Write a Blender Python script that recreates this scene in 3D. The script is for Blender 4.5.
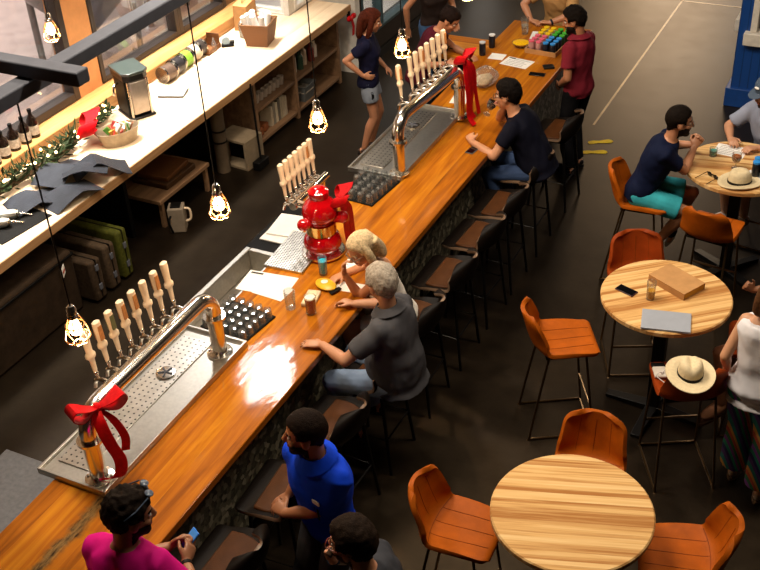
import bpy, bmesh, math, random
import numpy as np
from math import sin, cos, pi, radians, sqrt, atan2
from mathutils import Vector, Matrix, noise as mnoise
V = Vector
random.seed(4)
for o in list(bpy.data.objects):
    bpy.data.objects.remove(o)
SC = bpy.context.scene
COL = SC.collection

# ------------------------------------------------------------------ camera
F_PX, PITCH, YAW, ROLL, CAM_Z = 1094.72, 0.603935, -0.494245, -0.0614535, 5.63990
_fw = V((sin(YAW) * cos(PITCH), cos(YAW) * cos(PITCH), -sin(PITCH)))
_r = V((cos(YAW), -sin(YAW), 0)); _u = _r.cross(_fw)
_r2 = _r * cos(ROLL) + _u * sin(ROLL); _u2 = -_r * sin(ROLL) + _u * cos(ROLL)
cam_data = bpy.data.cameras.new('camera')
cam_data.sensor_fit = 'HORIZONTAL'; cam_data.sensor_width = 36.0
cam_data.lens = F_PX * 36.0 / 760.0
cam_data.clip_end = 200
cam = bpy.data.objects.new('camera', cam_data); COL.objects.link(cam)
cam.matrix_world = Matrix(((_r2.x, _u2.x, -_fw.x, 0), (_r2.y, _u2.y, -_fw.y, 0), (_r2.z, _u2.z, -_fw.z, CAM_Z), (0, 0, 0, 1)))
SC.camera = cam

# ------------------------------------------------------------------ world, lights, exposure
world = bpy.data.worlds.new('world'); SC.world = world; world.use_nodes = True
wn = world.node_tree.nodes['Background']
wn.inputs[0].default_value = (1.0, 0.95, 0.88, 1); wn.inputs[1].default_value = 1.3
SC.view_settings.view_transform = 'Standard'; SC.view_settings.look = 'None'
SC.view_settings.exposure = 0.0; SC.view_settings.gamma = 1.0
SC.view_settings.use_curve_mapping = False
SC.cycles.use_denoising = True
SC.cycles.max_bounces = 6; SC.cycles.transparent_max_bounces = 12
SC.cycles.sample_clamp_indirect = 4.0

def area(name, loc, target, sx, sy, power, col):
    d = bpy.data.lights.new(name, 'AREA'); d.shape = 'RECTANGLE'; d.size = sx; d.size_y = sy
    d.energy = power; d.color = col
    o = bpy.data.objects.new(name, d); COL.objects.link(o); o.location = loc
    o.rotation_euler = (V(target) - V(loc)).to_track_quat('-Z', 'Y').to_euler()
    return o
WARM = (1.0, 0.86, 0.69); DAY = (1.0, 0.97, 0.93); CREAM = (1.0, 0.88, 0.72)
area('high_window_daylight', (-7.30, 9.98, 6.35), (-3.4, 4.6, 1.0), 0.7, 0.72, 115, DAY)
area('counter_fill_light', (-6.85, 7.5, 3.2), (-6.85, 7.5, 0.9), 0.25, 5.6, 110, (1, .95, .86)).data.spread = radians(52)  # added unseen strip that brightens the worktop; narrow spread keeps the aisle dark
area('ceiling_track_light', (-0.7, 6.4, 7.2), (-0.9, 6.4, 0), 0.5, 3.0, 215, WARM)
area('ceiling_track_light', (-4.3, 4.4, 7.2), (-3.6, 4.4, 0), 0.4, 2.0, 270, WARM)
area('ceiling_track_light', (-4.6, 6.3, 7.2), (-3.8, 8.6, 0), 0.4, 1.6, 195, WARM)
area('far_window_daylight', (-4.9, 21.95, 2.75), (-4.4, 10.0, 1.5), 2.5, 4.8, 190, (1.0, .68, .38))
area('far_window_daylight', (1.0, 21.95, 2.75), (-0.2, 10.0, 1.5), 8.0, 4.8, 190, (1.0, .68, .38))
area('brewhouse_skylight', (-10.5, 8.0, 7.2), (-10.5, 8.0, 0), 4.0, 9.0, 1000, (1, .96, .95))

# ------------------------------------------------------------------ materials
def lin(h):
    h = h.lstrip('#'); r = []
    for i in (0, 2, 4):
        c = int(h[i:i + 2], 16) / 255
        r.append(c / 12.92 if c <= .04045 else ((c + .055) / 1.055) ** 2.4)
    return (*r, 1)

class NT:
    def __init__(s, name):
        s.m = bpy.data.materials.new(name); s.m.use_nodes = True
        s.t = s.m.node_tree; s.b = s.t.nodes['Principled BSDF']
        s.out = s.t.nodes['Material Output']
    def n(s, typ, **kw):
        d = s.t.nodes.new(typ)
        for k, v in kw.items(): setattr(d, k, v)
        return d
    def l(s, a, b): s.t.links.new(a, b)
    def coord(s, scale=(1, 1, 1), rot=(0, 0, 0)):
        c = s.n('ShaderNodeTexCoord'); mp = s.n('ShaderNodeMapping')
        mp.inputs['Scale'].default_value = scale; mp.inputs['Rotation'].default_value = rot
        s.l(c.outputs['Object'], mp.inputs['Vector']); return mp.outputs[0]
    def noise(s, vec, scale, detail=4, rough=.55, dist=0):
        t = s.n('ShaderNodeTexNoise'); t.inputs['Scale'].default_value = scale
        t.inputs['Detail'].default_value = detail; t.inputs['Roughness'].default_value = rough
        t.inputs['Distortion'].default_value = dist
        s.l(vec, t.inputs['Vector']); return t.outputs['Fac']
    def ramp(s, fac, stops, interp='LINEAR'):
        r = s.n('ShaderNodeValToRGB'); cr = r.color_ramp; cr.interpolation = interp
        while len(cr.elements) < len(stops): cr.elements.new(.5)
        for e, (p, c) in zip(cr.elements, stops):
            e.position = p; e.color = lin(c) if isinstance(c, str) else c
        s.l(fac, r.inputs[0]); return r.outputs[0]
    def math(s, op, a, b=None, c=None):
        m = s.n('ShaderNodeMath', operation=op)
        for i, x in enumerate((a, b, c)):
            if x is None: continue
            if isinstance(x, (int, float)): m.inputs[i].default_value = x
            else: s.l(x, m.inputs[i])
        return m.outputs[0]
    def mix(s, fac, a, b, blend='MIX'):
        m = s.n('ShaderNodeMix', data_type='RGBA', blend_type=blend)
        for sock, x in ((m.inputs[0], fac), (m.inputs[6], a), (m.inputs[7], b)):
            if isinstance(x, (int, float)): sock.default_value = x
            elif isinstance(x, str): sock.default_value = lin(x)
            elif isinstance(x, tuple): sock.default_value = x
            else: s.l(x, sock)
        return m.outputs[2]
    def bump(s, h, strength=.3, dist=.01):
        b = s.n('ShaderNodeBump'); b.inputs['Strength'].default_value = strength
        b.inputs['Distance'].default_value = dist
        s.l(h, b.inputs['Height']); s.l(b.outputs[0], s.b.inputs['Normal'])
    def set(s, **kw):
        for k, v in kw.items():
            i = s.b.inputs[k.replace('_', ' ')]
            if isinstance(v, (int, float, tuple)): i.default_value = v
            else: s.l(v, i)
        return s

_mc = {}
def pm(name, col, rough=.5, metal=0., var=.12, nscale=14, bump=0., bscale=60, **kw):
    """plain procedural material: base colour with a soft noise variation and optional bump"""
    if name in _mc: return _mc[name]
    t = NT(name); v = t.coord(); c = lin(col)
    hi = tuple(min(1, x * (1 + var)) for x in c[:3]) + (1,); lo = tuple(x * (1 - var) for x in c[:3]) + (1,)
    t.set(Base_Color=t.ramp(t.noise(v, nscale), [(.3, lo), (.7, hi)]), Roughness=rough, Metallic=metal)
    if bump: t.bump(t.noise(v, bscale), bump)
    if rough >= .5 and metal < .5: kw.setdefault('Specular_IOR_Level', .12)
    for k, x in kw.items(): t.b.inputs[k.replace('_', ' ')].default_value = x
    _mc[name] = t.m; return t.m

def emit(name, col, strength):
    t = NT(name); t.set(Base_Color=lin(col), Emission_Color=lin(col), Emission_Strength=strength); return t.m

def glass(name, tint='#ffffff', alpha=.16, rough=.03):
    """thin clear glass: transparent with a fresnel gloss and a trace of milky body"""
    t = NT(name); t.t.nodes.remove(t.b)
    tr = t.n('ShaderNodeBsdfTransparent'); tr.inputs[0].default_value = lin(tint)
    gl = t.n('ShaderNodeBsdfGlossy'); gl.inputs['Roughness'].default_value = rough
    df = t.n('ShaderNodeBsdfTranslucent'); df.inputs[0].default_value = (.9, .9, .9, 1)
    d2 = t.n('ShaderNodeBsdfDiffuse'); d2.inputs[0].default_value = (.9, .9, .9, 1)
    m0 = t.n('ShaderNodeMixShader'); m0.inputs[0].default_value = .5; t.l(df.outputs[0], m0.inputs[1]); t.l(d2.outputs[0], m0.inputs[2])
    lw = t.n('ShaderNodeLayerWeight'); lw.inputs[0].default_value = .25
    f = t.math('ADD', t.math('MULTIPLY', lw.outputs['Fresnel'], .45), alpha * .35)
    m1 = t.n('ShaderNodeMixShader'); t.l(f, m1.inputs[0]); t.l(tr.outputs[0], m1.inputs[1]); t.l(gl.outputs[0], m1.inputs[2])
    mx = t.n('ShaderNodeMixShader'); mx.inputs[0].default_value = alpha * .35; t.l(m1.outputs[0], mx.inputs[1]); t.l(m0.outputs[0], mx.inputs[2])
    t.l(mx.outputs[0], t.out.inputs[0]); return t.m

def wood(name, dark, mid, light, axis='Y', plank=.1, rough=.3, coat=0., stretch=1.6, fine=26, plank_amt=.5, river=False, rot=0.):
    t = NT(name)
    c = t.coord(rot=(0, 0, rot)); sep = t.n('ShaderNodeSeparateXYZ'); t.l(c, sep.inputs[0])
    across = sep.outputs['X' if axis == 'Y' else 'Y']; along = sep.outputs['Y' if axis == 'Y' else 'X']
    idx = t.math('FLOOR', t.math('DIVIDE', across, plank))
    wnz = t.n('ShaderNodeTexWhiteNoise', noise_dimensions='1D'); t.l(idx, wnz.inputs['W'])
    cmb = t.n('ShaderNodeCombineXYZ')
    t.l(t.math('MULTIPLY', across, fine), cmb.inputs[0])
    t.l(t.math('ADD', t.math('MULTIPLY', along, stretch), t.math('MULTIPLY', wnz.outputs[0], 37.)), cmb.inputs[1])
    t.l(t.math('MULTIPLY', sep.outputs['Z'], fine), cmb.inputs[2])
    g = t.noise(cmb.outputs[0], 1.0, 5, .6, .6)
    fac = t.math('ADD', t.math('MULTIPLY', g, 1 - plank_amt * .6), t.math('MULTIPLY', t.math('SUBTRACT', wnz.outputs[0], .5), plank_amt))
    colr = t.ramp(fac, [(.18, dark), (.42, mid), (.7, light)])
    if river:     # dark live-edge inlay that wanders along the near end of the slab
        wob = t.noise(t.coord((1, 2.2, 1)), 2.4, 5, .6)
        d = t.math('ABSOLUTE', t.math('SUBTRACT', t.math('ADD', across, t.math('MULTIPLY', t.math('SUBTRACT', wob, .5), .22)), -3.66))
        near = t.math('LESS_THAN', along, 3.35)
        msk = t.math('MULTIPLY', t.ramp(d, [(.02, '#ffffff'), (.06, '#000000')]), near)
        crack = t.ramp(t.noise(t.coord((9, 2, 1)), 5, 6, .7), [(.35, '#2b1a0c'), (.6, '#8a6a3c'), (.75, '#3a2412')])
        colr = t.mix(msk, colr, crack)
    t.set(Base_Color=colr, Roughness=rough)
    t.b.inputs['Specular IOR Level'].default_value = .08 if coat else .3; t.b.inputs['Coat Weight'].default_value = coat; t.b.inputs['Coat Roughness'].default_value = .06
    t.bump(g, .06, .004)
    if coat > .2:      # slightly uneven varnish
        bn = t.n('ShaderNodeBump'); bn.inputs['Strength'].default_value = .07; bn.inputs['Distance'].default_value = .02
        t.l(t.noise(t.coord((1.6, .7, 1)), 5.5, 3, .5), bn.inputs['Height']); t.l(bn.outputs[0], t.b.inputs['Coat Normal'])
    return t.m

def dots_metal(name, col, pitch, rad, hole='#15120f', rough=.3):
    t = NT(name); c = t.coord(); sep = t.n('ShaderNodeSeparateXYZ'); t.l(c, sep.inputs[0])
    fx = t.math('SUBTRACT', t.math('FRACT', t.math('DIVIDE', sep.outputs[0], pitch)), .5)
    fy = t.math('SUBTRACT', t.math('FRACT', t.math('DIVIDE', sep.outputs[1], pitch)), .5)
    d = t.math('SQRT', t.math('ADD', t.math('MULTIPLY', fx, fx), t.math('MULTIPLY', fy, fy)))
    h = t.math('LESS_THAN', d, rad)
    base = t.ramp(t.noise(t.coord((3, 3, 3)), 6), [(.3, col), (.7, '#e6e2da')])
    t.set(Base_Color=t.mix(h, base, hole), Metallic=t.math('SUBTRACT', 1, h), Roughness=rough); return t.m

M = {}
M['bar_wood'] = wood('bar_wood', '#793f09', '#ac620c', '#cf881a', 'Y', .14, .5, .4, 1.1, 16, .22, river=True)
M['return_wood'] = wood('return_wood', '#9a4f10', '#c67a20', '#dd9a3c', 'X', .13, .3, .3, 1.1, 16, .34)
M['counter_wood'] = wood('counter_wood', '#cfae8a', '#e0c6a4', '#ead5b8', 'Y', .2, .42, .0, 1.2, 14, .25)
M['sill_wood'] = wood('sill_wood', '#9c6738', '#bb8850', '#cfa270', 'Y', .3, .4, .0, 1.0, 14, .2)
M['post_wood'] = pm('post_wood', '#c98a55', .5, 0, .14, 6)
M['shelf_wood'] = wood('shelf_wood', '#5b4330', '#7a5c42', '#927050', 'Y', .2, .55, .0, 1.2, 14, .2)
M['brown_wood'] = wood('brown_wood', '#4a2c17', '#6e4526', '#835632', 'X', .1, .45, .0, 1.2, 20, .2)
M['black'] = pm('black_paint', '#0d0c0b', .5, 0, .2)
M['black_rubber'] = pm('black_rubber', '#121110', .7, 0, .2, bump=.2, bscale=200)
M['dark_frame'] = pm('dark_window_frame', '#2a211d', .45)
M['steel_beam'] = pm('dark_grey_steel', '#5b5d65', .5, 0, .1)
M['steel'] = pm('brushed_steel', '#c2beb6', .36, 1., .08, 40)
M['steel_work'] = pm('worn_steel', '#747578', .42, .7, .16, 30, bump=.08, bscale=120)
M['chrome'] = pm('chrome', '#ece6dc', .2, 1., .03)
M['plate_dots'] = dots_metal('perforated_steel', '#cfcac0', .042, .16)
M['grate_dots'] = dots_metal('fine_perforated_steel', '#b9b6af', .022, .27)
M['plank_tab'] = {}
M['leather_orange'] = pm('orange_leather', '#a6500b', .52, 0, .22, 7, bump=.12, bscale=140)
M['leather_orange2'] = pm('red_brown_leather', '#8e380e', .52, 0, .22, 7, bump=.12, bscale=140)
M['leather_brown'] = pm('dark_brown_leather', '#4a2a12', .55, 0, .22, 8, bump=.12, bscale=120)
M['stool_back'] = pm('black_brown_plywood', '#130d09', .5, 0, .2)
M['stool_rim'] = pm('plywood_rim_highlight', '#6f5845', .35, 0, .2)  # highlight along the stool backs, put into a lighter rim colour
M['chair_metal'] = pm('dark_bronze_metal', '#6b5439', .3, .9, .1)
M['black_metal'] = pm('black_metal', '#151312', .4, .5, .1)
M['white_paper'] = pm('white_paper', '#eeebe5', .7, 0, .03)
M['cream'] = pm('cream_tap_handle', '#ecd3b3', .4, 0, .06)
M['cream_dark'] = pm('tap_handle_label_wood', '#b97b45', .4, 0, .2, 60)
M['red_ribbon'] = pm('red_ribbon', '#b30710', .5, 0, .2, 30, bump=.2, bscale=70)
M['red_gloss'] = pm('glossy_red_enamel', '#b3060f', .1, 0, .08, 12, Coat_Weight=.8)
M['gold'] = pm('bright_brass', '#c79a55', .18, 1., .08)
M['glass'] = glass('clear_glass', '#f4f6f5', .14)
M['glass_win'] = glass('window_glass', '#fafbfb', .03, .02)
M['plastic_bag'] = glass('clear_plastic', '#f2f2f2', .28, .2)
M['paper_board'] = pm('brown_cardboard', '#b98a58', .75, 0, .1)
M['silver'] = pm('silver_laptop', '#a4a9b3', .4, .1, .04)
M['phone_black'] = pm('black_phone', '#0b0b0d', .12, 0, .05)
M['straw'] = pm('straw_hat', '#e0cda6', .75, 0, .08, 50, bump=.3, bscale=160)
M['hat_band'] = pm('hat_band_black', '#1d1916', .6)
M['blue_paint'] = None

# ------------------------------------------------------------------ geometry helpers
def frame_from(d, up=V((0, 0, 1))):
    d = d.normalized(); a = up.cross(d)
    if a.length < 1e-4: a = V((1, 0, 0)).cross(d)
    a.normalize(); return a, d.cross(a)

class MB:
    def __init__(s): s.v = []; s.f = []; s.mi = []; s.cur = 0
    def add(s, vs, fs):
        n = len(s.v); s.v += [V(p) for p in vs]
        for f in fs: s.f.append([i + n for i in f]); s.mi.append(s.cur)
        return s
    def mat(s, i): s.cur = i; return s
    def box(s, x0, x1, y0, y1, z0, z1, R=None, c=(0, 0, 0)):
        p = [V((x, y, z)) for z in (z0, z1) for y in (y0, y1) for x in (x0, x1)]
        if R is not None: p = [R @ q for q in p]
        p = [q + V(c) for q in p]
        return s.add(p, [(0, 2, 3, 1), (4, 5, 7, 6), (0, 1, 5, 4), (2, 6, 7, 3), (0, 4, 6, 2), (1, 3, 7, 5)])
    def loft(s, rings, cap=True, closed=False):
        n = len(rings[0]); vs = [p for r in rings for p in r]; fs = []
        m = len(rings)
        for i in range(m if closed else m - 1):
            a = i * n; b = ((i + 1) % m) * n
            for k in range(n):
                k2 = (k + 1) % n
                fs.append((a + k, a + k2, b + k2, b + k))
        if cap and not closed:
            fs.append(tuple(reversed(range(n)))); fs.append(tuple((m - 1) * n + k for k in range(n)))
        return s.add(vs, fs)
    def lathe(s, prof, n=20, c=(0, 0, 0), R=None, sx=1, sy=1):
        rings = []
        for r, z in prof:
            ring = [V((r * cos(2 * pi * k / n) * sx, r * sin(2 * pi * k / n) * sy, z)) for k in range(n)]
            if R is not None: ring = [R @ p for p in ring]
            rings.append([p + V(c) for p in ring])
        return s.loft(rings)
    def ell(s, c, r, R=None, n=14, m=9):
        if isinstance(r, (int, float)): r = (r, r, r)
        rings = []
        for j in range(1, m):
            a = pi * j / m
            ring = [V((r[0] * sin(a) * cos(2 * pi * k / n), r[1] * sin(a) * sin(2 * pi * k / n), -r[2] * cos(a))) for k in range(n)]
            if R is not None: ring = [R @ p for p in ring]
            rings.append([p + V(c) for p in ring])
        b = V((0, 0, -r[2])); t = V((0, 0, r[2]))
        if R is not None: b = R @ b; t = R @ t
        n0 = len(s.v); s.loft(rings, cap=False)
        ib = len(s.v); s.v += [b + V(c), t + V(c)]
        for k in range(n):
            s.f.append([ib, n0 + (k + 1) % n, n0 + k]); s.mi.append(s.cur)
            q = n0 + (m - 2) * n
            s.f.append([ib + 1, q + k, q + (k + 1) % n]); s.mi.append(s.cur)
        return s
    def tube(s, pts, r, n=8, closed=False, flat=1.0):
        pts = [V(p) for p in pts]; m = len(pts)
        rs = r if isinstance(r, (list, tuple)) else [r] * m
        rings = []; prev = None
        for i, p in enumerate(pts):
            if closed: d = pts[(i + 1) % m] - pts[i - 1]
            else: d = pts[min(i + 1, m - 1)] - pts[max(i - 1, 0)]
            d.normalize()
            if prev is None: a, b = frame_from(d)
            else:
                a = prev - d * prev.dot(d)
                if a.length < 1e-5: a, b = frame_from(d)
                a.normalize(); b = d.cross(a)
            prev = a
            rings.append([p + a * rs[i] * cos(2 * pi * k / n) + b * rs[i] * flat * sin(2 * pi * k / n) for k in range(n)])
        return s.loft(rings, closed=closed)
    def cyl(s, p0, p1, r0, r1=None, n=14):
        return s.tube([p0, p1], [r0, r0 if r1 is None else r1], n)
    def cap(s, p0, p1, r0, r1, n=14):
        """tapered capsule with round ends"""
        p0 = V(p0); p1 = V(p1); d = (p1 - p0)
        if d.length < 1e-5: return s.ell(p0, r0)
        d.normalize(); pts = []; rs = []
        for j in range(4):
            a = pi / 2 * (1 - j / 3.); pts.append(p0 - d * r0 * sin(a)); rs.append(max(r0 * cos(a), r0 * .08))
        for j in range(4):
            a = pi / 2 * j / 3.; pts.append(p1 + d * r1 * sin(a)); rs.append(max(r1 * cos(a), r1 * .08))
        return s.tube(pts, rs, n)
    def ribbon(s, path, widths, wdir, th=.003):
        """flat strip along path; wdir: vector or list of vectors"""
        rings = []; path = [V(p) for p in path]
        for i, p in enumerate(path):
            w = V(wdir[i] if isinstance(wdir, list) else wdir).normalized()
            d = path[min(i + 1, len(path) - 1)] - path[max(i - 1, 0)]
            nrm = d.normalized().cross(w); nrm.normalize()
            h = (widths[i] if isinstance(widths, (list, tuple)) else widths) / 2
            rings.append([p - w * h - nrm * th, p + w * h - nrm * th, p + w * h + nrm * th, p - w * h + nrm * th])
        return s.loft(rings)
    def prism(s, poly, z0, z1):
        n = len(poly)
        return s.loft([[V((x, y, z0)) for x, y in poly], [V((x, y, z1)) for x, y in poly]])
    def mesh(s, name, mats=(), smooth=35):
        me = bpy.data.meshes.new(name); me.from_pydata(s.v, [], s.f)
        for m in mats: me.materials.append(m)
        if len(mats) > 1: me.polygons.foreach_set('material_index', s.mi)
        bm = bmesh.new(); bm.from_mesh(me); bmesh.ops.recalc_face_normals(bm, faces=bm.faces); bm.to_mesh(me); bm.free()
        if smooth:
            me.polygons.foreach_set('use_smooth', [True] * len(me.polygons))
            me.set_sharp_from_angle(angle=radians(smooth))
        me.update(); return me
    def build(s, name, mats, parent=None, bevel=0, smooth=35, subsurf=0, seg=2, kind=None, label=None):
        if not isinstance(mats, (list, tuple)): mats = [mats]
        o = bpy.data.objects.new(name, s.mesh(name, mats, smooth)); COL.objects.link(o)
        if parent is not None: o.parent = parent
        if bevel:
            b = o.modifiers.new('bevel', 'BEVEL'); b.width = bevel; b.segments = seg; b.limit_method = 'ANGLE'; b.angle_limit = radians(40)
        if subsurf:
            b = o.modifiers.new('subsurf', 'SUBSURF'); b.levels = subsurf; b.render_levels = subsurf
        if kind: o['kind'] = kind
        if label: o['label'] = label
        return o

def thing(name, label, cat, loc=(0, 0, 0), rotz=0, group=None):
    o = bpy.data.objects.new(name, None); COL.objects.link(o); o.empty_display_size = .1
    o.location = loc; o.rotation_euler = (0, 0, rotz); tag(o, label, cat, group); return o
def tag(o, label, cat, group=None):
    o['label'] = label; o['category'] = cat
    if group: o['group'] = group
    return o
def single(name, mbd, mats, label, cat, loc=(0, 0, 0), rotz=0, group=None, **kw):
    o = mbd.build(name, mats, None, **kw); o.location = loc; o.rotation_euler = (0, 0, rotz); return tag(o, label, cat, group)
def struct(name, mbd, mats, **kw): return mbd.build(name, mats, None, kind='structure', **kw)
def dup(root, loc, rotz, label=None, group=None):
    r = root.copy(); COL.objects.link(r); r.location = loc; r.rotation_euler = (0, 0, rotz)
    if label: r['label'] = label
    if group: r['group'] = group
    for ch in list(root.children):
        c = ch.copy(); COL.objects.link(c); c.parent = r
        for g in ch.children:
            d = g.copy(); COL.objects.link(d); d.parent = c
    return r
def smooth_path(pts, k=6):
    pts = [V(p) for p in pts]; out = []
    for i in range(len(pts) - 1):
        p0 = pts[max(i - 1, 0)]; p1 = pts[i]; p2 = pts[i + 1]; p3 = pts[min(i + 2, len(pts) - 1)]
        for j in range(k):
            t = j / k
            out.append(.5 * ((2 * p1) + (p2 - p0) * t + (2 * p0 - 5 * p1 + 4 * p2 - p3) * t * t + (3 * p1 - p0 - 3 * p2 + p3) * t ** 3))
    out.append(pts[-1]); return out
# ================================================================== THE SETTING
# dark sealed concrete floor
t = NT('stained_concrete'); v = t.coord()
n1 = t.noise(v, .55, 6, .62); n2 = t.noise(v, 5, 6, .7); n3 = t.noise(v, 38, 3, .6)
cc = t.ramp(t.math('ADD', t.math('MULTIPLY', n1, .6), t.math('MULTIPLY', n2, .4)), [(.3, '#0b0806'), (.5, '#120d09'), (.68, '#1d150e')])
cc = t.mix(.35, cc, t.ramp(n3, [(.3, '#0a0705'), (.7, '#1c140c')]))
t.set(Base_Color=cc, Roughness=t.math('ADD', .22, t.math('MULTIPLY', t.math('ADD', n2, n1), .18)))
t.b.inputs['Specular IOR Level'].default_value = .5
t.l(t.math('MULTIPLY', t.math('ADD', n1, t.math('MULTIPLY', n2, .6)), .62), t.b.inputs['Specular IOR Level'])
t.b.inputs['Specular Tint'].default_value = (1.0, .72, .44, 1)
t.bump(n3, .05, .004); M['floor'] = t.m
struct('floor', MB().box(-7.6, 6, -4, 22, -.1, 0), M['floor'], smooth=0)
struct('trim_1', MB().box(-3.06, -3.035, 10.95, 22, 0, .0015), pm('joint_filler', '#c9a876', .35, 0, .15, 9, Specular_IOR_Level=.6), smooth=0)
struct('trim_2', MB().box(-3.06, 6, 15.04, 15.07, 0, .0015), pm('joint_filler', '#c9a876', .35, 0, .15, 9, Specular_IOR_Level=.6), smooth=0)
M['wall'] = pm('tan_wall_paint', '#7d6144', .7, 0, .06, 3)
M['dark_wall'] = pm('dark_wall_paint', '#2f2620', .7, 0, .1, 3)
M['ceil'] = pm('dark_ceiling', '#1f1b18', .8, 0, .1, 2)
struct('ceiling', MB().box(-7.6, 6, -4, 22, 7.5, 7.6), M['ceil'], smooth=0)
struct('wall_right', MB().box(6, 6.2, -4, 22, 0, 7.5), M['dark_wall'], smooth=0)
struct('wall_near', MB().box(-7.6, 6.2, -4.2, -4, 0, 7.5), M['dark_wall'], smooth=0)
# far wall with tall daylight openings
w = MB(); w.box(-6.2, 6.2, 22, 22.2, 5.2, 7.5); w.box(-6.2, 6.2, 22, 22.2, 0, .3)
for x0, x1 in ((-6.2, -5.4), (-2.2, -1.6), (1.6, 2.2), (5.4, 6.2)): w.box(x0, x1, 22, 22.2, .3, 5.2)
struct('wall_far', w, M['dark_wall'], smooth=0)
# left wall: band of windows along the brewhouse, high windows above
XW = -7.4
w = MB()
w.box(XW - .2, XW, -4, 4.5, 0, 7.5); w.box(XW - .2, XW, 4.5, 10.62, 0, 1.1)
w.box(XW - .2, XW, 4.5, 10.62, 3.0, 5.45); w.box(XW - .2, XW, 4.5, 10.62, 6.95, 7.5)
w.box(XW - .2, XW, 4.5, 9.42, 5.45, 6.95); w.box(XW - .2, XW, 10.54, 10.62, 5.45, 6.95); w.box(XW - .2, XW, 9.42, 10.54, 5.45, 5.75)
w.box(XW - .2, XW, 10.3, 10.62, 1.1, 3.0)
struct('wall_left', w, M['wall'], smooth=0)
struct('trim_3', MB().box(XW - .2, XW + .02, 7.62, 7.98, 1.08, 3.0), M['post_wood'], bevel=.01)
# window sill board that carries the bottles
struct('trim_4', MB().box(XW, -7.13, 4.5, 10.55, .96, 1.09), M['sill_wood'], bevel=.008)
# jog at the end of the counter, then the low street windows
w = MB(); w.box(-7.6, -6.72, 10.62, 10.75, 0, .955); w.box(-7.6, -6.72, 10.62, 10.75, 2.6, 7.5); w.box(-7.6, -7.3, 10.62, 10.75, .955, 2.6); w.box(-6.79, -6.72, 10.62, 10.75, .955, 2.6); w.box(-6.9, -6.72, 10.75, 11.3, 0, .96); w.box(-6.9, -6.72, 10.75, 11.3, 2.6, 7.5)
w.box(-6.9, -6.2, 11.3, 11.42, 0, 7.5)
struct('wall_jog', w, pm('off_white_paint', '#d9d4ca', .6), smooth=0)
w = MB(); w.box(-6.4, -6.2, 11.42, 22, 0, .36); w.box(-6.4, -6.2, 11.42, 22, 2.7, 7.5)
for y0, y1 in ((11.42, 11.47), (12.95, 13.1), (14.7, 14.85), (16.5, 22)): w.box(-6.4, -6.2, y0, y1, .36, 2.7)
struct('wall_left_far', w, M['dark_wall'], smooth=0)

def window(name, x, y0, y1, z0, z1, mull=(), fw=.07, mat=None, d=.1):
    f = MB(); m = mat or M['dark_frame']
    f.box(x - d, x + .03, y0, y0 + fw, z0, z1); f.box(x - d, x + .03, y1 - fw, y1, z0, z1)
    f.box(x - d, x + .03, y0 + fw, y1 - fw, z0, z0 + fw); f.box(x - d, x + .03, y0 + fw, y1 - fw, z1 - fw, z1)
    for a, b in mull: f.box(x - d, x + .03, a, b, z0 + fw, z1 - fw)
    o = struct(name, f, m, bevel=.006)
    g = MB().box(x - .05, x - .042, y0 + fw * .5, y1 - fw * .5, z0 + fw * .5, z1 - fw * .5).build('pane', M['glass_win'], o, smooth=0)
    return o
window('window_1', XW, 4.5, 7.62, 1.1, 3.0, ((6.0, 6.06),), fw=.08)
window('window_2', XW, 7.98, 9.36, 1.1, 3.0, fw=.06)
window('window_3', XW, 9.36, 10.3, 1.1, 3.0, fw=.07)
window('window_4', -6.74, 10.75, 11.3, .96, 2.6, fw=.05, mat=pm('white_frame', '#e9e6df', .5))
o9 = struct('window_8', MB().box(-7.3, -7.25, 10.64, 10.73, .955, 2.6).box(-6.84, -6.79, 10.64, 10.73, .955, 2.6).box(-7.25, -6.84, 10.64, 10.73, .955, 1.0).box(-7.25, -6.84, 10.64, 10.73, 2.55, 2.6), pm('white_frame', '#e9e6df', .5), bevel=.005)
MB().box(-7.25, -6.84, 10.68, 10.688, 1.0, 2.55).build('pane', M['glass_win'], o9, smooth=0)
window('window_5', -6.22, 11.47, 12.95, .36, 2.7, ((11.98, 12.03),), fw=.04, mat=pm('teal_grey_frame', '#3e5257', .5))
window('window_6', -6.22, 13.1, 14.7, .36, 2.7, fw=.05)
window('window_7', -7.42, 9.42, 10.54, 5.75, 6.95, fw=.05)
struct('baseboard_left', MB().box(-6.2, -6.17, 11.45, 22, 0, .12), M['black'], smooth=0)

struct('ground_outside', MB().box(-20, -6.42, 13.25, 34, -.05, .006).box(-9.5, -6.42, 11.45, 13.25, -.05, .006), pm('pale_pavement', '#d6d1c8', .8, 0, .06, 3), smooth=0)
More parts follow.
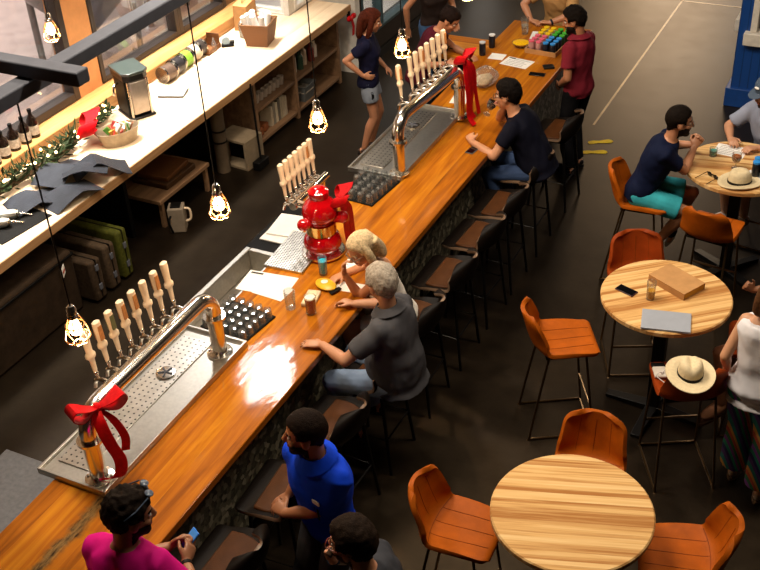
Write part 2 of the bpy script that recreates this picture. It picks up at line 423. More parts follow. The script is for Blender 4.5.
# brewhouse behind the glass
struct('floor_brewhouse', MB().box(-14, -7.6, 0, 13, -.1, 0), pm('pink_epoxy_floor', '#c2aca4', .4, 0, .12, 4), smooth=0)
w = MB(); w.box(-14.2, -14, 0, 13, 0, 7.5); w.box(-14, -7.6, 13, 13.2, 0, 7.5); w.box(-14, -7.6, -.2, 0, 0, 7.5); w.box(-14, -7.6, 0, 13, 7.5, 7.6)
struct('wall_brewhouse', w, pm('white_brewhouse_wall', '#e6e2de', .6, 0, .03, 2), smooth=0)
tankm = pm('tank_steel', '#8d8985', .32, .7, .06, 6)
def tank(x, y, r, h, label):
    t_ = thing('fermentation_tank', label, 'tank', (x, y, 0), 0, 'steel tanks in the brewhouse')
    MB().lathe([(.05, .42), (r * .98, 1.05), (r, 1.1), (r, h - .4), (r * .92, h - .2), (r * .5, h - .04), (.06, h)], 28).build('vessel', tankm, t_)
    for a in (0.78, 2.36, 3.93, 5.5):
        MB().cyl((r * .9 * cos(a), r * .9 * sin(a), 0), (r * .9 * cos(a), r * .9 * sin(a), 1.2), .045).build('leg', tankm, t_)
    MB().lathe([(r + .012, 1.3), (r + .02, 1.31), (r + .02, 1.36), (r + .012, 1.37)], 28).build('band', M['chrome'], t_)
    MB().tube(smooth_path([(r * .9, -.1, 1.25), (r + .18, -.15, 1.2), (r + .2, -.15, .7), (r + .05, -.1, .35)]), .025).build('pipe', M['chrome'], t_)
    MB().ell((r + .02, .2, 1.6), (.04, .16, .16)).build('hatch', M['chrome'], t_)
    return t_
tank(-8.9, 7.0, .42, 3.6, 'slim steel tank right behind the left window pane')
tank(-10.6, 8.6, .7, 3.8, 'wide steel tank behind the left window, partly masked by the frame')
tank(-9.6, 10.3, .7, 3.8, 'steel tank behind the middle window')
tank(-10.2, 12.2, .7, 3.8, 'steel tank farthest along the row behind the windows')
hs = thing('red_hose_reel', 'red hose coil on the brewhouse floor behind the left window', 'hose', (-8.6, 8.35, 0))
for k in range(4):
    MB().tube([(.3 * cos(a * pi / 10), .3 * sin(a * pi / 10), .04 + .06 * k) for a in range(20)], .03, closed=True).build('hose_loop', pm('red_hose', '#c33b30', .5), hs)
vp = thing('pump', 'steel pump with small pipes on the floor behind the left window', 'pump', (-8.3, 9.15, 0))
MB().cyl((0, -.2, .25), (0, .25, .25), .13).build('motor', tankm, vp)
MB().box(-.15, .15, -.25, .3, 0, .12).build('base', M['steel_beam'], vp, bevel=.01)
MB().tube(smooth_path([(0, .25, .25), (0, .36, .3), (0, .36, .6), (.1, .36, .75)]), .035).build('pipe', M['chrome'], vp)

# yellow footprint stickers
def footprint(x, y, a, label):
    pts = [(-.13, 0), (-.12, .03), (-.06, .04), (0, .03), (.06, .042), (.11, .045), (.14, .02), (.145, -.01), (.12, -.035), (.05, -.032), (-.02, -.02), (-.08, -.035), (-.12, -.03)]
    single('footprint_sticker', MB().prism(pts, .001, .004), pm('yellow_vinyl', '#ffd21e', .5), label, 'sticker', (x, y, 0), a, smooth=0)
footprint(-2.86, 10.57, radians(28), 'yellow footprint sticker on the floor, the farther of the two')
footprint(-2.85, 10.32, radians(22), 'yellow footprint sticker on the floor, the one nearer the table')

# ================================================================== THE BAR
bar = thing('bar_counter', 'long glossy orange wooden bar with speckled stone front', 'bar', (0, 0, 0))
MB().box(-4.05, -3.16, .4, 11.05, 1.015, 1.07).build('bar_top', M['bar_wood'], bar, bevel=.006)
t = NT('speckled_stone'); v = t.coord()
vo = t.n('ShaderNodeTexVoronoi'); vo.inputs['Scale'].default_value = 26; t.l(v, vo.inputs['Vector'])
sp = t.n('ShaderNodeSeparateColor'); t.l(vo.outputs['Color'], sp.inputs[0])
c1 = t.ramp(sp.outputs[0], [(.1, '#22211a'), (.4, '#525043'), (.6, '#7d7662'), (.78, '#a0977c'), (.95, '#cfc6a9')])
c1 = t.mix(.5, c1, t.ramp(t.noise(v, 70, 4), [(.35, '#1d1c15'), (.7, '#6f6a56')]))
t.set(Base_Color=c1, Roughness=.45); t.bump(vo.outputs['Distance'], .3, .01)
MB().box(-3.42, -3.36, .4, 10.8, .1, 1.015).build('front_panel', t.m, bar)
MB().box(-3.95, -3.42, .4, 10.8, .1, 1.015).build('carcass', M['black'], bar)
MB().box(-3.9, -3.46, .4, 10.8, 0, .1).build('plinth', M['black'], bar)
MB().box(-4.62, -4.05, 9.9, 10.42, 1.015, 1.07).build('return_top', M['return_wood'], bar, bevel=.006)
MB().box(-4.58, -4.0, 9.98, 10.36, 0, 1.015).build('return_carcass', M['black'], bar)

# stainless work counter, sink trough and black cabinet behind the bar
wc = thing('work_counter', 'grey steel work counter behind the near end of the bar', 'counter', (-4.25, 2.6, 0))
MB().box(-.42, .29, -1.4, .88, .86, .9).build('worktop', M['steel_work'], wc, bevel=.005)
MB().box(-.36, .29, -1.35, .84, .08, .86).build('carcass', M['black'], wc)
MB().box(-.33, .26, -1.3, .8, 0, .08).build('plinth', M['black'], wc)
MB().tube(smooth_path([(-.38, .35, .9), (-.38, .35, .97), (-.34, .37, .99), (-.28, .38, .97)]), .014).build('tap_hook', M['chrome'], wc)

def trough():
    t_ = thing('sink_trough', 'stainless sink trough with raised rim behind the bar', 'sink', (-4.2, 5.0, 0))
    m = MB()
    x0, x1, y0, y1, zt, zb = -.2, .12, -.1, .98, 1.02, .82
    m.box(x0, x0 + .045, y0, y1, zb, zt); m.box(x1 - .03, x1, y0, y1, zb, zt); m.box(x0 + .045, x1 - .03, y1 - .045, y1, zb, zt); m.box(x0 + .045, x1 - .03, y0, y0 + .03, zb, zt)
    m.box(x0 + .045, x1 - .03, y0 + .03, y1 - .045, zb, zb + .02)
    m.build('basin', M['steel'], t_, bevel=.006)
    MB().box(x0 + .02, x1 - .02, y0 + .05, y1 - .06, 0, zb).build('cabinet', M['black'], t_)
    return t_
trough()
bc = thing('under_bar_cabinet', 'black low cabinet behind the bar below the white boards', 'cabinet', (-4.25, 6.35, 0))
MB().box(-.22, .19, -.32, .5, 0, .96).build('carcass', M['black'], bc, bevel=.006)
MB().box(-.235, -.22, -.3, .48, .1, .92).build('door', M['black_metal'], bc, bevel=.004)
for k, (yy, zz, a, lb) in enumerate(((6.33, .962, .0, 'white board on the black cabinet, the lower of two'), (6.42, .977, .12, 'white board on the black cabinet, lying on top of the other'))):
    single('serving_board', MB().box(-.17, .17, -.15, .17, 0, .013), M['white_paper'], lb, 'board', (-4.24, yy, zz), a, bevel=.003)

# ---- drip trays
def drip_tray(y0, y1, label, x0=-4.17, x1=-3.66, drain=True):
    t_ = thing('drip_tray', label, 'drip tray', (x0, y0, 1.07))
    L = y1 - y0; W = x1 - x0; h = .045
    m = MB(); e = .018
    m.box(0, W, 0, L, 0, .02); m.box(0, e, 0, L, .02, h); m.box(W - e, W, 0, L, .02, h); m.box(e, W - e, 0, e, .02, h); m.box(e, W - e, L - e, L, .02, h)
    m.build('pan', M['steel'], t_, bevel=.003)
    MB().box(.06, W * .56, .12, L - .1, .02, .029).build('perforated_plate', M['plate_dots'], t_, bevel=.002)
    if drain:
        MB().lathe([(.005, .03), (.062, .03), (.066, .035), (.066, .04), (.05, .042), (.005, .042)], 20, (W * .36, L * .68, 0)).build('glass_rinser', M['chrome'], t_)
        d = MB()
        for k in range(5):
            a = k * 2 * pi / 5
            d.cyl((W * .36, L * .68, .044), (W * .36 + .05 * cos(a), L * .68 + .05 * sin(a), .046), .006, n=6)
        d.build('rinser_star', M['steel_beam'], t_)
    return t_
drip_tray(3.265, 4.83, 'steel drip tray under the near tap tower')
drip_tray(7.28, 8.66, 'steel drip tray under the far tap tower')
# fine grate next to the red tower
gt = single('drip_grate', MB().box(-.165, .165, -.26, .26, 0, .022), M['grate_dots'], 'finely perforated steel grate on the bar beside the red tower', 'drip tray', (-3.925, 5.98, 1.07), radians(4), bevel=.004)

# ---- tap handles
def tap(parent, x, y, z, kind=0, dirx=-1, tilt=.08, sc=1.0):
    f = MB(); s = sc
    f.tube(smooth_path([(x, y, z), (x + dirx * .06 * s, y, z + .005), (x + dirx * .10 * s, y, z - .02), (x + dirx * .115 * s, y, z - .07 * s)], 4), [.014 * s] * 13, 10)
    f.cyl((x + dirx * .075 * s, y, z), (x + dirx * .08 * s, y, z + .05 * s), .011 * s)
    f.ell((x + dirx * .08 * s, y, z + .045 * s), .017 * s, n=10, m=6)
    o = f.build('faucet', M['chrome'], parent)
    h = MB(); bx = x + dirx * .08 * s; T = V((dirx * tilt, 0, 1)).normalized(); A = Matrix.Rotation(-dirx * -tilt, 3, 'Y')
    R = T.rotation_difference(V((0, 0, 1))).inverted().to_matrix()
    base = V((bx, y, z + .05 * s))
    prof = [(.011, 0), (.016, .02), (.019, .08), (.022, .10), (.036, .115), (.036, .135), (.024, .15), (.026, .2), (.03, .26), (.028, .285), (.012, .295)]
    h.lathe([(r * s, q * s) for r, q in prof], 12, base, R, sx=.72)
    hd = h.build('tap_handle', M['cream'], o)
    if kind:
        lb = MB(); lb.box(.014 * s, .0235 * s, -.015 * s, .015 * s, .165 * s, .262 * s, R, base)
        lb.box(-.0235 * s, -.014 * s, -.015 * s, .015 * s, .165 * s, .262 * s, R, base)
        lb.build('handle_label', M['cream_dark'] if kind == 1 else pm('tap_label_green', '#6d6a48', .5), hd)
    return o

def tower(x, y0, y1, z, ys, kinds, label, x1=None):
    x1 = x if x1 is None else x1
    L = y1 - y0; dx = x1 - x; zb = .03
    t_ = thing('beer_tap_tower', label, 'beer tap', (x, y0, 1.07))
    zz = z - 1.07; r = .052; R_ = .15
    pth = []
    for k in range(9):
        a = pi / 2 * k / 8
        pth.append((0, R_ * (1 - cos(a)) - 0, zz - R_ + R_ * sin(a)))
    lo = [(0, 0, zb), (0, 0, (zz - R_) * .5)] + pth
    hi = [(dx, L - p[1], p[2]) for p in reversed(pth)] + [(dx, L, (zz - R_) * .5), (dx, L, zb)]
    MB().tube(lo + hi, r, 20).build('tube', M['chrome'], t_)
    for q, (fx, fy) in enumerate(((0, 0), (dx, L))):
        MB().lathe([(.04, .02), (.085, .02), (.088, .026), (.088, .034), (.06, .04), (.05, .042)], 24, (fx, fy, 0)).build('base_flange', M['chrome'], t_)
        MB().lathe([(.052, zz - R_ - .05), (.078, zz - R_ - .048), (.078, zz - R_ - .03), (.052, zz - R_ - .028)], 24, (fx, fy, 0)).build('collar', M['chrome'], t_)
        for k in range(4):
            a = k * pi / 2 + .4
            MB().cyl((fx + .071 * cos(a), fy + .071 * sin(a), .03), (fx + .071 * cos(a), fy + .071 * sin(a), .047), .008, n=6).build('bolt', M['chrome'], t_)
    for yy, k in zip(ys, kinds):
        f = (yy - y0) / L
        tap(t_, dx * f - .045, yy - y0, zz + .005, k)
    return t_
ys = [3.66 + i * .112 for i in range(8)]
tower(-3.78, 3.37, 4.67, 1.585, ys, [0, 1, 2, 1, 1, 0, 1, 0], 'chrome beer tower with eight cream tap handles, nearest the camera')
ys2 = [7.70] + [7.90 + i * .107 for i in range(7)]
tower(-3.72, 7.38, 8.56, 1.585, ys2, [1, 0, 0, 1, 0, 0, 0, 1], 'chrome beer tower with eight cream tap handles, farther along the bar', -3.66)

# ---- red hydrant tower
hy = thing('hydrant_tap_tower', 'glossy red fire hydrant beer tower with cream tap handles', 'beer tap', (-3.74, 6.06, 1.07))
MB().lathe([(.02, 0), (.155, 0), (.155, .022), (.125, .03), (.12, .05), (.145, .085), (.15, .12), (.135, .165), (.115, .19), (.10, .2), (.1, .3), (.118, .32), (.135, .34), (.14, .37), (.128, .43), (.10, .47), (.085, .485), (.075, .5), (.08, .52), (.08, .55), (.05, .575), (.02, .58)], 32).build('body', M['red_gloss'], hy)
MB().lathe([(.152, .018), (.168, .02), (.168, .034), (.152, .036)], 32).build('flange', M['chrome'], hy)
MB().lathe([(.105, .195), (.116, .2), (.117, .285), (.106, .29)], 32).build('brass_band', M['gold'], hy)
for a in (-1.9, .3):
    nz = MB(); R = Matrix.Rotation(a, 3, 'Z')
    nz.tube([R @ V((.1, 0, .33)), R @ V((.16, 0, .33))], .045); nz.ell(R @ V((.172, 0, .33)), .048)
    nz.build('nozzle_cap', M['red_gloss'], hy)
MB().tube([(-.08, .0, .4), (-.2, 0, .4)], .03).build('arm', M['chrome'], hy)
MB().tube(smooth_path([(-.2, -.06, .4), (-.2, .2, .4), (-.2, .47, .4)]), .032, 14).build('manifold', M['chrome'], hy)
MB().tube([(-.2, .4, 0.0), (-.2, .4, .4)], .026, 14).build('post', M['chrome'], hy)
MB().lathe([(.026, 0.0), (.06, .0), (.06, .012), (.026, .02)], 18, (-.2, .4, 0)).build('post_flange', M['chrome'], hy)
for i in range(7): tap(hy, -.2, -.02 + i * .073, .4, 1 if i in (5,) else 0, sc=.95)

# ---- ribbons
def bow(loc, rz, tails, size, label, tilt=0., cat='ribbon'):
    t_ = thing('ribbon_bow', label, cat, loc, rz)
    s = size
    for sg in (-1, 1):
        m = MB(); p = smooth_path([(0, 0, 0), (.05 * s, sg * .07 * s, .06 * s), (.04 * s, sg * .14 * s, .09 * s), (-.0 * s, sg * .16 * s, .01), (.0, sg * .10 * s, -.04 * s), (0, 0, 0)], 5)
        m.ribbon(p, [(.04 + .13 * sin(pi * min(1, max(0, i / (len(p) - 1))))) * s for i in range(len(p))], (1, 0, .25))
        m.build('loop', M['red_ribbon'], t_)
    MB().ell((.0, 0, 0), (.03 * s, .025 * s, .035 * s)).build('knot', M['red_ribbon'], t_)
    for pts, w, wd in tails:
        p = smooth_path(pts, 6)
        MB().ribbon(p, [w * (.5 + .5 * min(1, i / 6)) for i in range(len(p))], wd).build('tail', M['red_ribbon'], t_)
    return t_
bow((-3.735, 3.44, 1.60), radians(-30), [([(0, 0, 0), (.07, -.02, -.06), (.1, .0, -.2), (.12, .03, -.34), (.1, .0, -.46), (.04, -.1, -.478)], .075, (.5, 1, .1)), ([(0, 0, 0), (.05, .06, -.08), (.07, .1, -.22), (.05, .09, -.34)], .05, (.4, 1, 0))], 1.0, 'red velvet bow tied on the near beer tower')
bow((-3.63, 8.60, 1.66), radians(0), [([(0, 0, 0), (.06, -.02, -.08), (.08, -.02, -.3), (.07, -.02, -.5), (.1, .0, -.575)], .07, (.2, 1, 0)), ([(0, 0, 0), (.05, -.08, -.1), (.09, -.12, -.3), (.1, -.12, -.5), (.16, -.14, -.575)], .06, (.2, 1, 0)), ([(0, 0, 0), (.07, .05, -.1), (.09, .06, -.35), (.12, .07, -.56)], .05, (.2, 1, 0))], .7, 'long red ribbon tied on the far beer tower')
bow((-3.62, 6.17, 1.52), radians(20), [([(0, 0, 0), (.03, -.02, -.12), (.04, -.01, -.3), (.05, .02, -.44)], .09, (.3, 1, 0)), ([(0, 0, 0), (.05, .08, -.12), (.06, .1, -.3), (.06, .12, -.44)], .07, (.3, 1, 0))], .75, 'red ribbon hanging down the side of the red hydrant tower')

# ---- glass mats with upturned tasting glasses
def tumbler(r=.034, h=.07, inv=True):
    o = [(.001, 0), (r * .82, 0), (r * .84, .004), (r, h), (r * .93, h), (r * .76, .012), (.001, .010)]
    if inv: o = [(q, h - z) for q, z in reversed(o)]
    return MB().lathe(o, 16)
gl_me = tumbler().mesh('tasting_glass', [M['glass']])
def glass_mat(cx, cy, rz, w, l, nx, ny, label, glabel, fill):
    t_ = single('bar_mat', MB().box(-w / 2, w / 2, -l / 2, l / 2, 0, .012), M['black_rubber'], label, 'mat', (cx, cy, 1.07), rz, bevel=.004)
    R = Matrix.Rotation(rz, 3, 'Z')
    for i in range(nx):
        for j in range(ny):
            if not fill(i, j): continue
            p = R @ V((-w / 2 + w * (i + .5) / nx + random.uniform(-.004, .004), -l / 2 + l * (j + .5) / ny + random.uniform(-.004, .004), 0))
            g = bpy.data.objects.new('tasting_glass', gl_me); COL.objects.link(g)
            g.location = (cx + p.x, cy + p.y, 1.083); g.rotation_euler = (0, 0, random.uniform(0, 3))
            tag(g, glabel, 'glass', glabel.replace('small upturned', 'upturned'))
glass_mat(-3.87, 5.035, radians(-7), .40, .36, 5, 5, 'black rubber mat under glasses, between sink trough and near tower', 'small upturned tasting glass on the nearer black mat', lambda i, j: True)
glass_mat(-3.86, 7.06, radians(-5), .36, .46, 4, 6, 'black rubber mat under glasses, at the foot of the far tower', 'small upturned tasting glass on the farther black mat', lambda i, j: i > 0 or j > 2)

# ---- papers, drinks and small things on the bar
ZB = 1.0705
mark = pm('printed_ink', '#3a3733', .6)
def sheet(x, y, rz, w, l, label, z=ZB, lines=0, th=.0016, mat=None, head=False):
    t_ = thing('paper_sheet', label, 'paper', (x, y, z), rz)
    MB().box(-w / 2, w / 2, -l / 2, l / 2, 0, th).build('sheet', mat or M['white_paper'], t_, smooth=0)
    m = MB()
    for k in range(lines):
        yy = l / 2 - l * (k + 1) / (lines + 1)
        m.box(-w * .38, w * (random.uniform(.1, .38)), yy - .002, yy + .002, th, th + .0006)
    if head: m.box(-w * .45, -w * .2, l * .36, l * .44, th, th + .0008)
    if lines or head: m.build('print', mark, t_, smooth=0)
    return t_
sheet(-3.93, 5.53, radians(6), .40, .26, 'large white menu sheet on the bar beside the sink trough', head=True)
sheet(-3.84, 5.46, radians(-4), .26, .17, 'smaller white sheet overlapping the corner of the large menu', z=ZB - .0003 + .0026)
sheet(-3.33, 5.72, radians(8), .22, .12, 'narrow white paper slip on the bar beside the snack bag')
sheet(-3.40, 6.02, radians(20), .22, .14, 'white paper slip on the bar behind the blonde person')
sheet(-3.61, 9.95, radians(-8), .30, .21, 'printed white menu sheet on the far part of the bar', lines=5, head=True)
sheet(-3.86, 10.03, radians(2), .16, .15, 'small blank white sheet left of the printed menu')
sheet(-3.58, 10.72, radians(10), .30, .21, 'white sheet at the far end of the bar behind the yellow bowl', lines=3)
sheet(-3.83, 9.0, radians(8), .16, .30, 'white sheet on the bar just behind the far tower')

def drink(name, x, y, z, r, h, liquid, fill, label, cat='drink', foam=None, taper=.85, straw=False):
    t_ = thing(name, label, cat, (x, y, z))
    MB().lathe([(.001, 0), (r * taper, 0), (r * (taper + .02), .006), (r, h), (r * .95, h), (r * (taper - .06), .014), (.001, .012)], 20).build('glass', M['glass'], t_)
    if liquid:
        lm = pm(label[:24] + '_liquid', liquid, .12, 0, .06)
        r1 = r * (taper + (1 - taper) * fill) * .93
        MB().lathe([(.001, .0145), (r * (taper - .07), .0145), (r1, h * fill), (.001, h * fill)], 20).build('liquid', lm, t_)
        if foam: MB().lathe([(.001, h * fill + .0005), (r1, h * fill + .0005), (r1 * 1.0, h * fill + foam), (.001, h * fill + foam)], 20).build('foam', pm('beer_foam', '#efe3cc', .7), t_)
    return t_
drink('pint_glass', -3.61, 5.33, ZB, .042, .15, None, 0, 'empty clear pint glass on the bar left of the red beer', 'glass')
drink('beer_glass', -3.44, 5.33, ZB, .042, .15, '#b00f0c', .86, 'glass of dark red beer on the bar', foam=.008)
drink('cocktail_glass', -3.60, 5.80, ZB, .036, .15, '#14b4d4', .8, 'tall glass of bright turquoise drink below the red hydrant')
# snack bag
sb = thing('snack_bag', 'yellow and white snack bag lying on the bar', 'snack', (-3.50, 5.66, ZB), radians(-20))
MB().ell((0, 0, .022), (.095, .065, .022)).build('bag', pm('yellow_foil', '#e0b020', .35), sb)
MB().ell((-.012, 0, .026), (.045, .04, .0215)).build('label_panel', pm('white_foil', '#e8e4d8', .4), sb)
MB().box(.085, .12, -.05, .05, .01, .018).build('end_seal', M['black'], sb, bevel=.003)
sb2 = thing('snack_packet', 'cream printed snack packet standing open by the red beer', 'snack', (-3.52, 5.47, ZB), radians(12))
MB().box(-.05, .05, -.09, .09, 0, .03).build('packet', pm('cream_packet', '#d9c7a2', .6, 0, .3, 40), sb2, bevel=.008)
MB().box(-.03, .03, -.05, .02, .03, .0315).build('print', mark, sb2)
def phone(x, y, z, rz, label, case='phone_black', w=.075, l=.15):
    t_ = thing('mobile_phone', label, 'phone', (x, y, z), rz)
    MB().box(-w / 2, w / 2, -l / 2, l / 2, 0, .009).build('case', M[case] if isinstance(case, str) else case, t_, bevel=.003)
    MB().box(-w / 2 + .004, w / 2 - .004, -l / 2 + .006, l / 2 - .006, .009, .0098).build('screen', M['phone_black'], t_, smooth=0)
    return t_
ph = phone(-3.31, 8.01, ZB, radians(-8), 'small dark phone face up on the bar near the drinking man', M['steel_beam'], .075, .12)
phone(-3.32, 9.74, ZB, radians(96), 'black phone lying across the bar near the red shirt', w=.078, l=.16)
single('wallet', MB().box(-.055, .055, -.045, .045, 0, .022), pm('black_leather', '#1a1715', .5, bump=.2), 'black folded wallet near the can tray', 'wallet', (-3.27, 9.94, ZB), radians(30), bevel=.008)
# clear bag of glasses
pb = MB(); pb.ell((0, 0, .085), (.13, .17, .085), n=22, m=14)
for i, p in enumerate(pb.v):
    d = mnoise.noise(p * 14) * .03; p += p.normalized() * d; p.z = max(p.z, .001)
pbo = single('plastic_bag', pb, M['plastic_bag'], 'crumpled clear plastic bag on the bar before the drinking man', 'bag', (-3.72, 9.33, ZB))
ptn = MB().ell((0, 0, .06), (.08, .11, .05)); [p.__iadd__(V((mnoise.noise(p * 20), mnoise.noise(p * 20 + V((5, 5, 5))), 0)) * .02) for p in ptn.v]
ptn.build('contents', pm('beige_tissue', '#c9b08b', .7, 0, .3, 30), pbo)
# tray of colourful cans
ct = thing('can_tray', 'cardboard tray holding rows of colour capped cans', 'tray', (-3.44, 10.46, ZB), radians(-4))
m = MB(); m.box(-.165, .165, -.245, .245, 0, .006)
for a in (-1, 1): m.box(a * .168 - .004, a * .168 + .004, -.25, .25, 0, .05); m.box(-.165, .165, a * .248 - .004, a * .248 + .004, 0, .05)
m.build('tray', M['paper_board'], ct)
cols = {'pink': '#e2637b', 'yellow': '#f0c419', 'blue': '#2f8ede', 'green': '#3fae35'}
can_body = MB().lathe([(.001, 0), (.026, 0), (.031, .008), (.031, .095), (.027, .107), (.001, .107)], 16)
canm = {k: (can_body.mesh('can_body', [pm('can_' + k, {'pink': '#d7a5a0', 'yellow': '#d8c58d', 'blue': '#232a38', 'green': '#2d4a2a'}[k], .3, .4)]), MB().lathe([(.001, .107), (.0285, .106), (.030, .112), (.029, .12), (.001, .123)], 16).mesh('lid', [pm('lid_' + k, v, .4)])) for k, v in cols.items()}
Rz = Matrix.Rotation(radians(-4), 3, 'Z')
for i in range(4):
    for j in range(6):
        k = ('pink' if j < 3 else 'yellow') if i < 2 else ('blue' if j < 3 else 'green')
        p = Rz @ V((-.119 + i * .079, -.2 + j * .08, 0))
        cn = thing('drink_can', f'can with {k} cap standing in the cardboard tray', 'can', (-3.44 + p.x, 10.46 + p.y, ZB + .007), 0, f'{k} capped cans in the tray')
        for nm, me in (('can_body', canm[k][0]), ('lid', canm[k][1])):
            o = bpy.data.objects.new(nm, me); COL.objects.link(o); o.parent = cn
# bowl of yellow, clear cup, dark cans, bottle
bw = thing('sample_bowl', 'clear bowl of bright yellow snacks near the can tray', 'bowl', (-3.72, 10.36, ZB))
MB().lathe([(.001, 0), (.05, 0), (.085, .03), (.095, .05), (.09, .05), (.08, .032), (.045, .008), (.001, .007)], 24).build('bowl', M['glass'], bw)
MB().lathe([(.001, .009), (.045, .01), (.08, .034), (.088, .047), (.05, .058), (.001, .06)], 24).build('contents', pm('yellow_snack', '#f0b412', .5, 0, .25, 80, bump=.4), bw)
drink('plastic_cup', -3.86, 10.86, ZB, .045, .12, '#d9d4c8', .3, 'clear cup beside the hands at the far bar end', 'cup')
drink('plastic_cup', -3.80, 10.70, ZB, .04, .10, None, 0, 'second clear cup standing closer to the yellow bowl', 'cup')
for x, y, lb, cp in ((-4.02, 10.02, 'dark can with white top, nearer of two at the bar corner', '#c9ccd0'), (-4.0, 10.24, 'dark can with white top, farther of two at the bar corner', '#e2e2e0')):
    cn = thing('drink_can', lb, 'can', (x, y, ZB)); MB().lathe([(.001, 0), (.03, 0), (.034, .01), (.034, .12), (.03, .132), (.001, .132)], 18).build('can_body', pm('dark_can', '#20232c', .3, .4), cn)
    MB().lathe([(.001, .132), (.032, .132), (.033, .145), (.001, .147)], 18).build('lid', pm('white_lid' + cp, cp, .4), cn)
single('small_bottle', MB().lathe([(.001, 0), (.02, 0), (.02, .07), (.008, .09), (.008, .105), (.001, .105)], 14), pm('dark_green_glass', '#2b4238', .15), 'small dark bottle on the white sheet at the far bar end', 'bottle', (-3.60, 10.66, ZB + .0017))
single('card_box', MB().box(-.04, .04, -.055, .055, 0, .05), M['black'], 'small black box on the bar corner beside the dark cans', 'box', (-4.16, 9.97, ZB), radians(15), bevel=.004)

# wreath with red bow at the corner of the return
wr_ = thing('wreath', 'small dark green wreath with red bow on the bar return', 'wreath', (-4.50, 9.98, 1.071))
wl = MB(); rq = random.Random(2)
for i in range(220):
    a = rq.uniform(0, 6.28); c0 = V((.11 * cos(a), .11 * sin(a), .05)); d = V((rq.gauss(0, 1), rq.gauss(0, 1), rq.gauss(0, .8))).normalized()
    e = c0 + d * .075; e.z = max(.003, e.z); w_ = d.cross(V((rq.random(), rq.random(), .5))).normalized() * .012; md = (c0 + e) / 2; md.z = max(.004, md.z)
    wl.add([c0, md + w_, e, md - w_], [(0, 1, 2, 3)])
wl.build('foliage', pm('wreath_green', '#26351b', .7, 0, .4, 40), wr_, smooth=0, kind='stuff')
for a in (-1, 1): MB().ell((.02, a * .07, .12), (.05, .08, .03)).build('ribbon_loop', M['red_ribbon'], wr_)
# ================================================================== WINDOW COUNTER
cn_ = thing('window_counter', 'long pale wood counter under the windows', 'counter', (0, 0, 0))
MB().box(-7.4, -6.2, 3.4, 10.60, .87, .95).build('worktop', M['counter_wood'], cn_, bevel=.006)
MB().box(-6.71, -6.2, 10.60, 11.17, .87, .95).build('worktop', M['counter_wood'], cn_, bevel=.006)
MB().box(-6.199, -6.185, 3.4, 11.17, .868, .9505).build('front_edge', wood('front_edge_wood', '#85603c', '#a87f55', '#bf976c', 'Y', .3, .5, 0, 1.2, 14, .2), cn_, label='brown front edge')
MB().box(-7.34, -7.30, 3.4, 10.55, 0, .87).build('back_panel', M['black'], cn_)
for yy in (3.5, 7.0): MB().box(-7.2, -6.5, yy, yy + .05, 0, .87).build('support_panel', M['black'], cn_)
ZC = .951
# shelf unit under the far end
su = thing('shelf_unit', 'open wooden shelf unit under the far end of the counter', 'shelf', (-6.28, 9.05, 0))
for yy in (0, .86, 1.9): MB().box(-.55, 0, yy, yy + .045, 0, .866).build('side_panel', M['shelf_wood'], su, bevel=.003)
for y0, y1 in ((.046, .859), (.906, 1.899)):
    for zz in (.06, .44): MB().box(-.53, -.01, y0, y1, zz, zz + .035).build('shelf', M['shelf_wood'], su, bevel=.003)
MB().box(-.56, -.55, 0, 1.94, 0, .866).build('back_panel', M['black'], su)
bk = ['#b9aa92', '#8c8577', '#c9bca2', '#6e675d', '#a89a80', '#b3a58c']
for i in range(7):
    h = random.uniform(.22, .28)
    single('book', MB().box(-.16, 0, 0, .042, 0, h), pm('book_cover%d' % (i % 6), bk[i % 6], .7), 'pale upright book on the lower left shelf under the counter', 'book', (-6.36, 9.46 + i * .052, .096), random.uniform(-.05, .05), group='books under the counter', bevel=.003)
cup_me = MB().lathe([(.001, 0), (.03, 0), (.04, .1), (.036, .1), (.028, .008), (.001, .006)], 14).mesh('stored_cup', [pm('stored_cup', '#9c8f82', .3)])
for i in range(8):
    g = bpy.data.objects.new('cup', cup_me); COL.objects.link(g); g.location = (-6.40, 9.17 + i * .088, .4765)
    tag(g, 'pale cup in the row on the upper left shelf under the counter', 'cup', 'row of cups under the counter')
bd = pm('rust_cloth', '#7a4526', .8, 0, .3, 20)
for i, (yy, s_) in enumerate(((9.2, .11), (9.34, .09))):
    single('folded_cloth', MB().box(-s_, s_, -.06, .06, 0, .09), bd, ('bigger' if i == 0 else 'smaller') + ' rust brown folded cloth on the lower left shelf', 'cloth', (-6.45, yy, .096), .2 * i, bevel=.02)
gb = thing('storage_bin', 'grey plastic bin on the lower right shelf under the counter', 'bin', (-6.42, 10.25, .0955))
MB().lathe([(.001, 0), (.14, 0), (.18, .19), (.19, .2), (.17, .2), (.13, .012), (.001, .01)], 4, R=Matrix.Rotation(pi / 4, 3, 'Z'), sx=1, sy=1).build('bin', pm('grey_bin', '#5d5f5e', .6), gb, smooth=0)
MB().box(-.12, .12, -.12, .12, .1, .14).build('contents', pm('pale_rags', '#8d8375', .8, 0, .3, 30), gb, bevel=.02)
for i, (yy, c, h) in enumerate(((10.03, '#8b3a2c', .2), (10.13, '#c2b7a5', .23), (10.24, '#2e4636', .22), (10.37, '#b9a48a', .24), (10.5, '#7d2f25', .21), (10.62, '#d0c6b8', .2))):
    single('jar', MB().lathe([(.001, 0), (.04, 0), (.042, h * .7), (.022, h * .82), (.024, h), (.001, h)], 14), pm('jar%d' % i, c, .25), ('brick red', 'off white', 'dark green', 'tan', 'dark red', 'chalk white')[i] + ' jar on the upper right shelf under the counter', 'jar', (-6.40 - .03 * (i % 2), yy, .4765), group='jars on the upper right shelf')
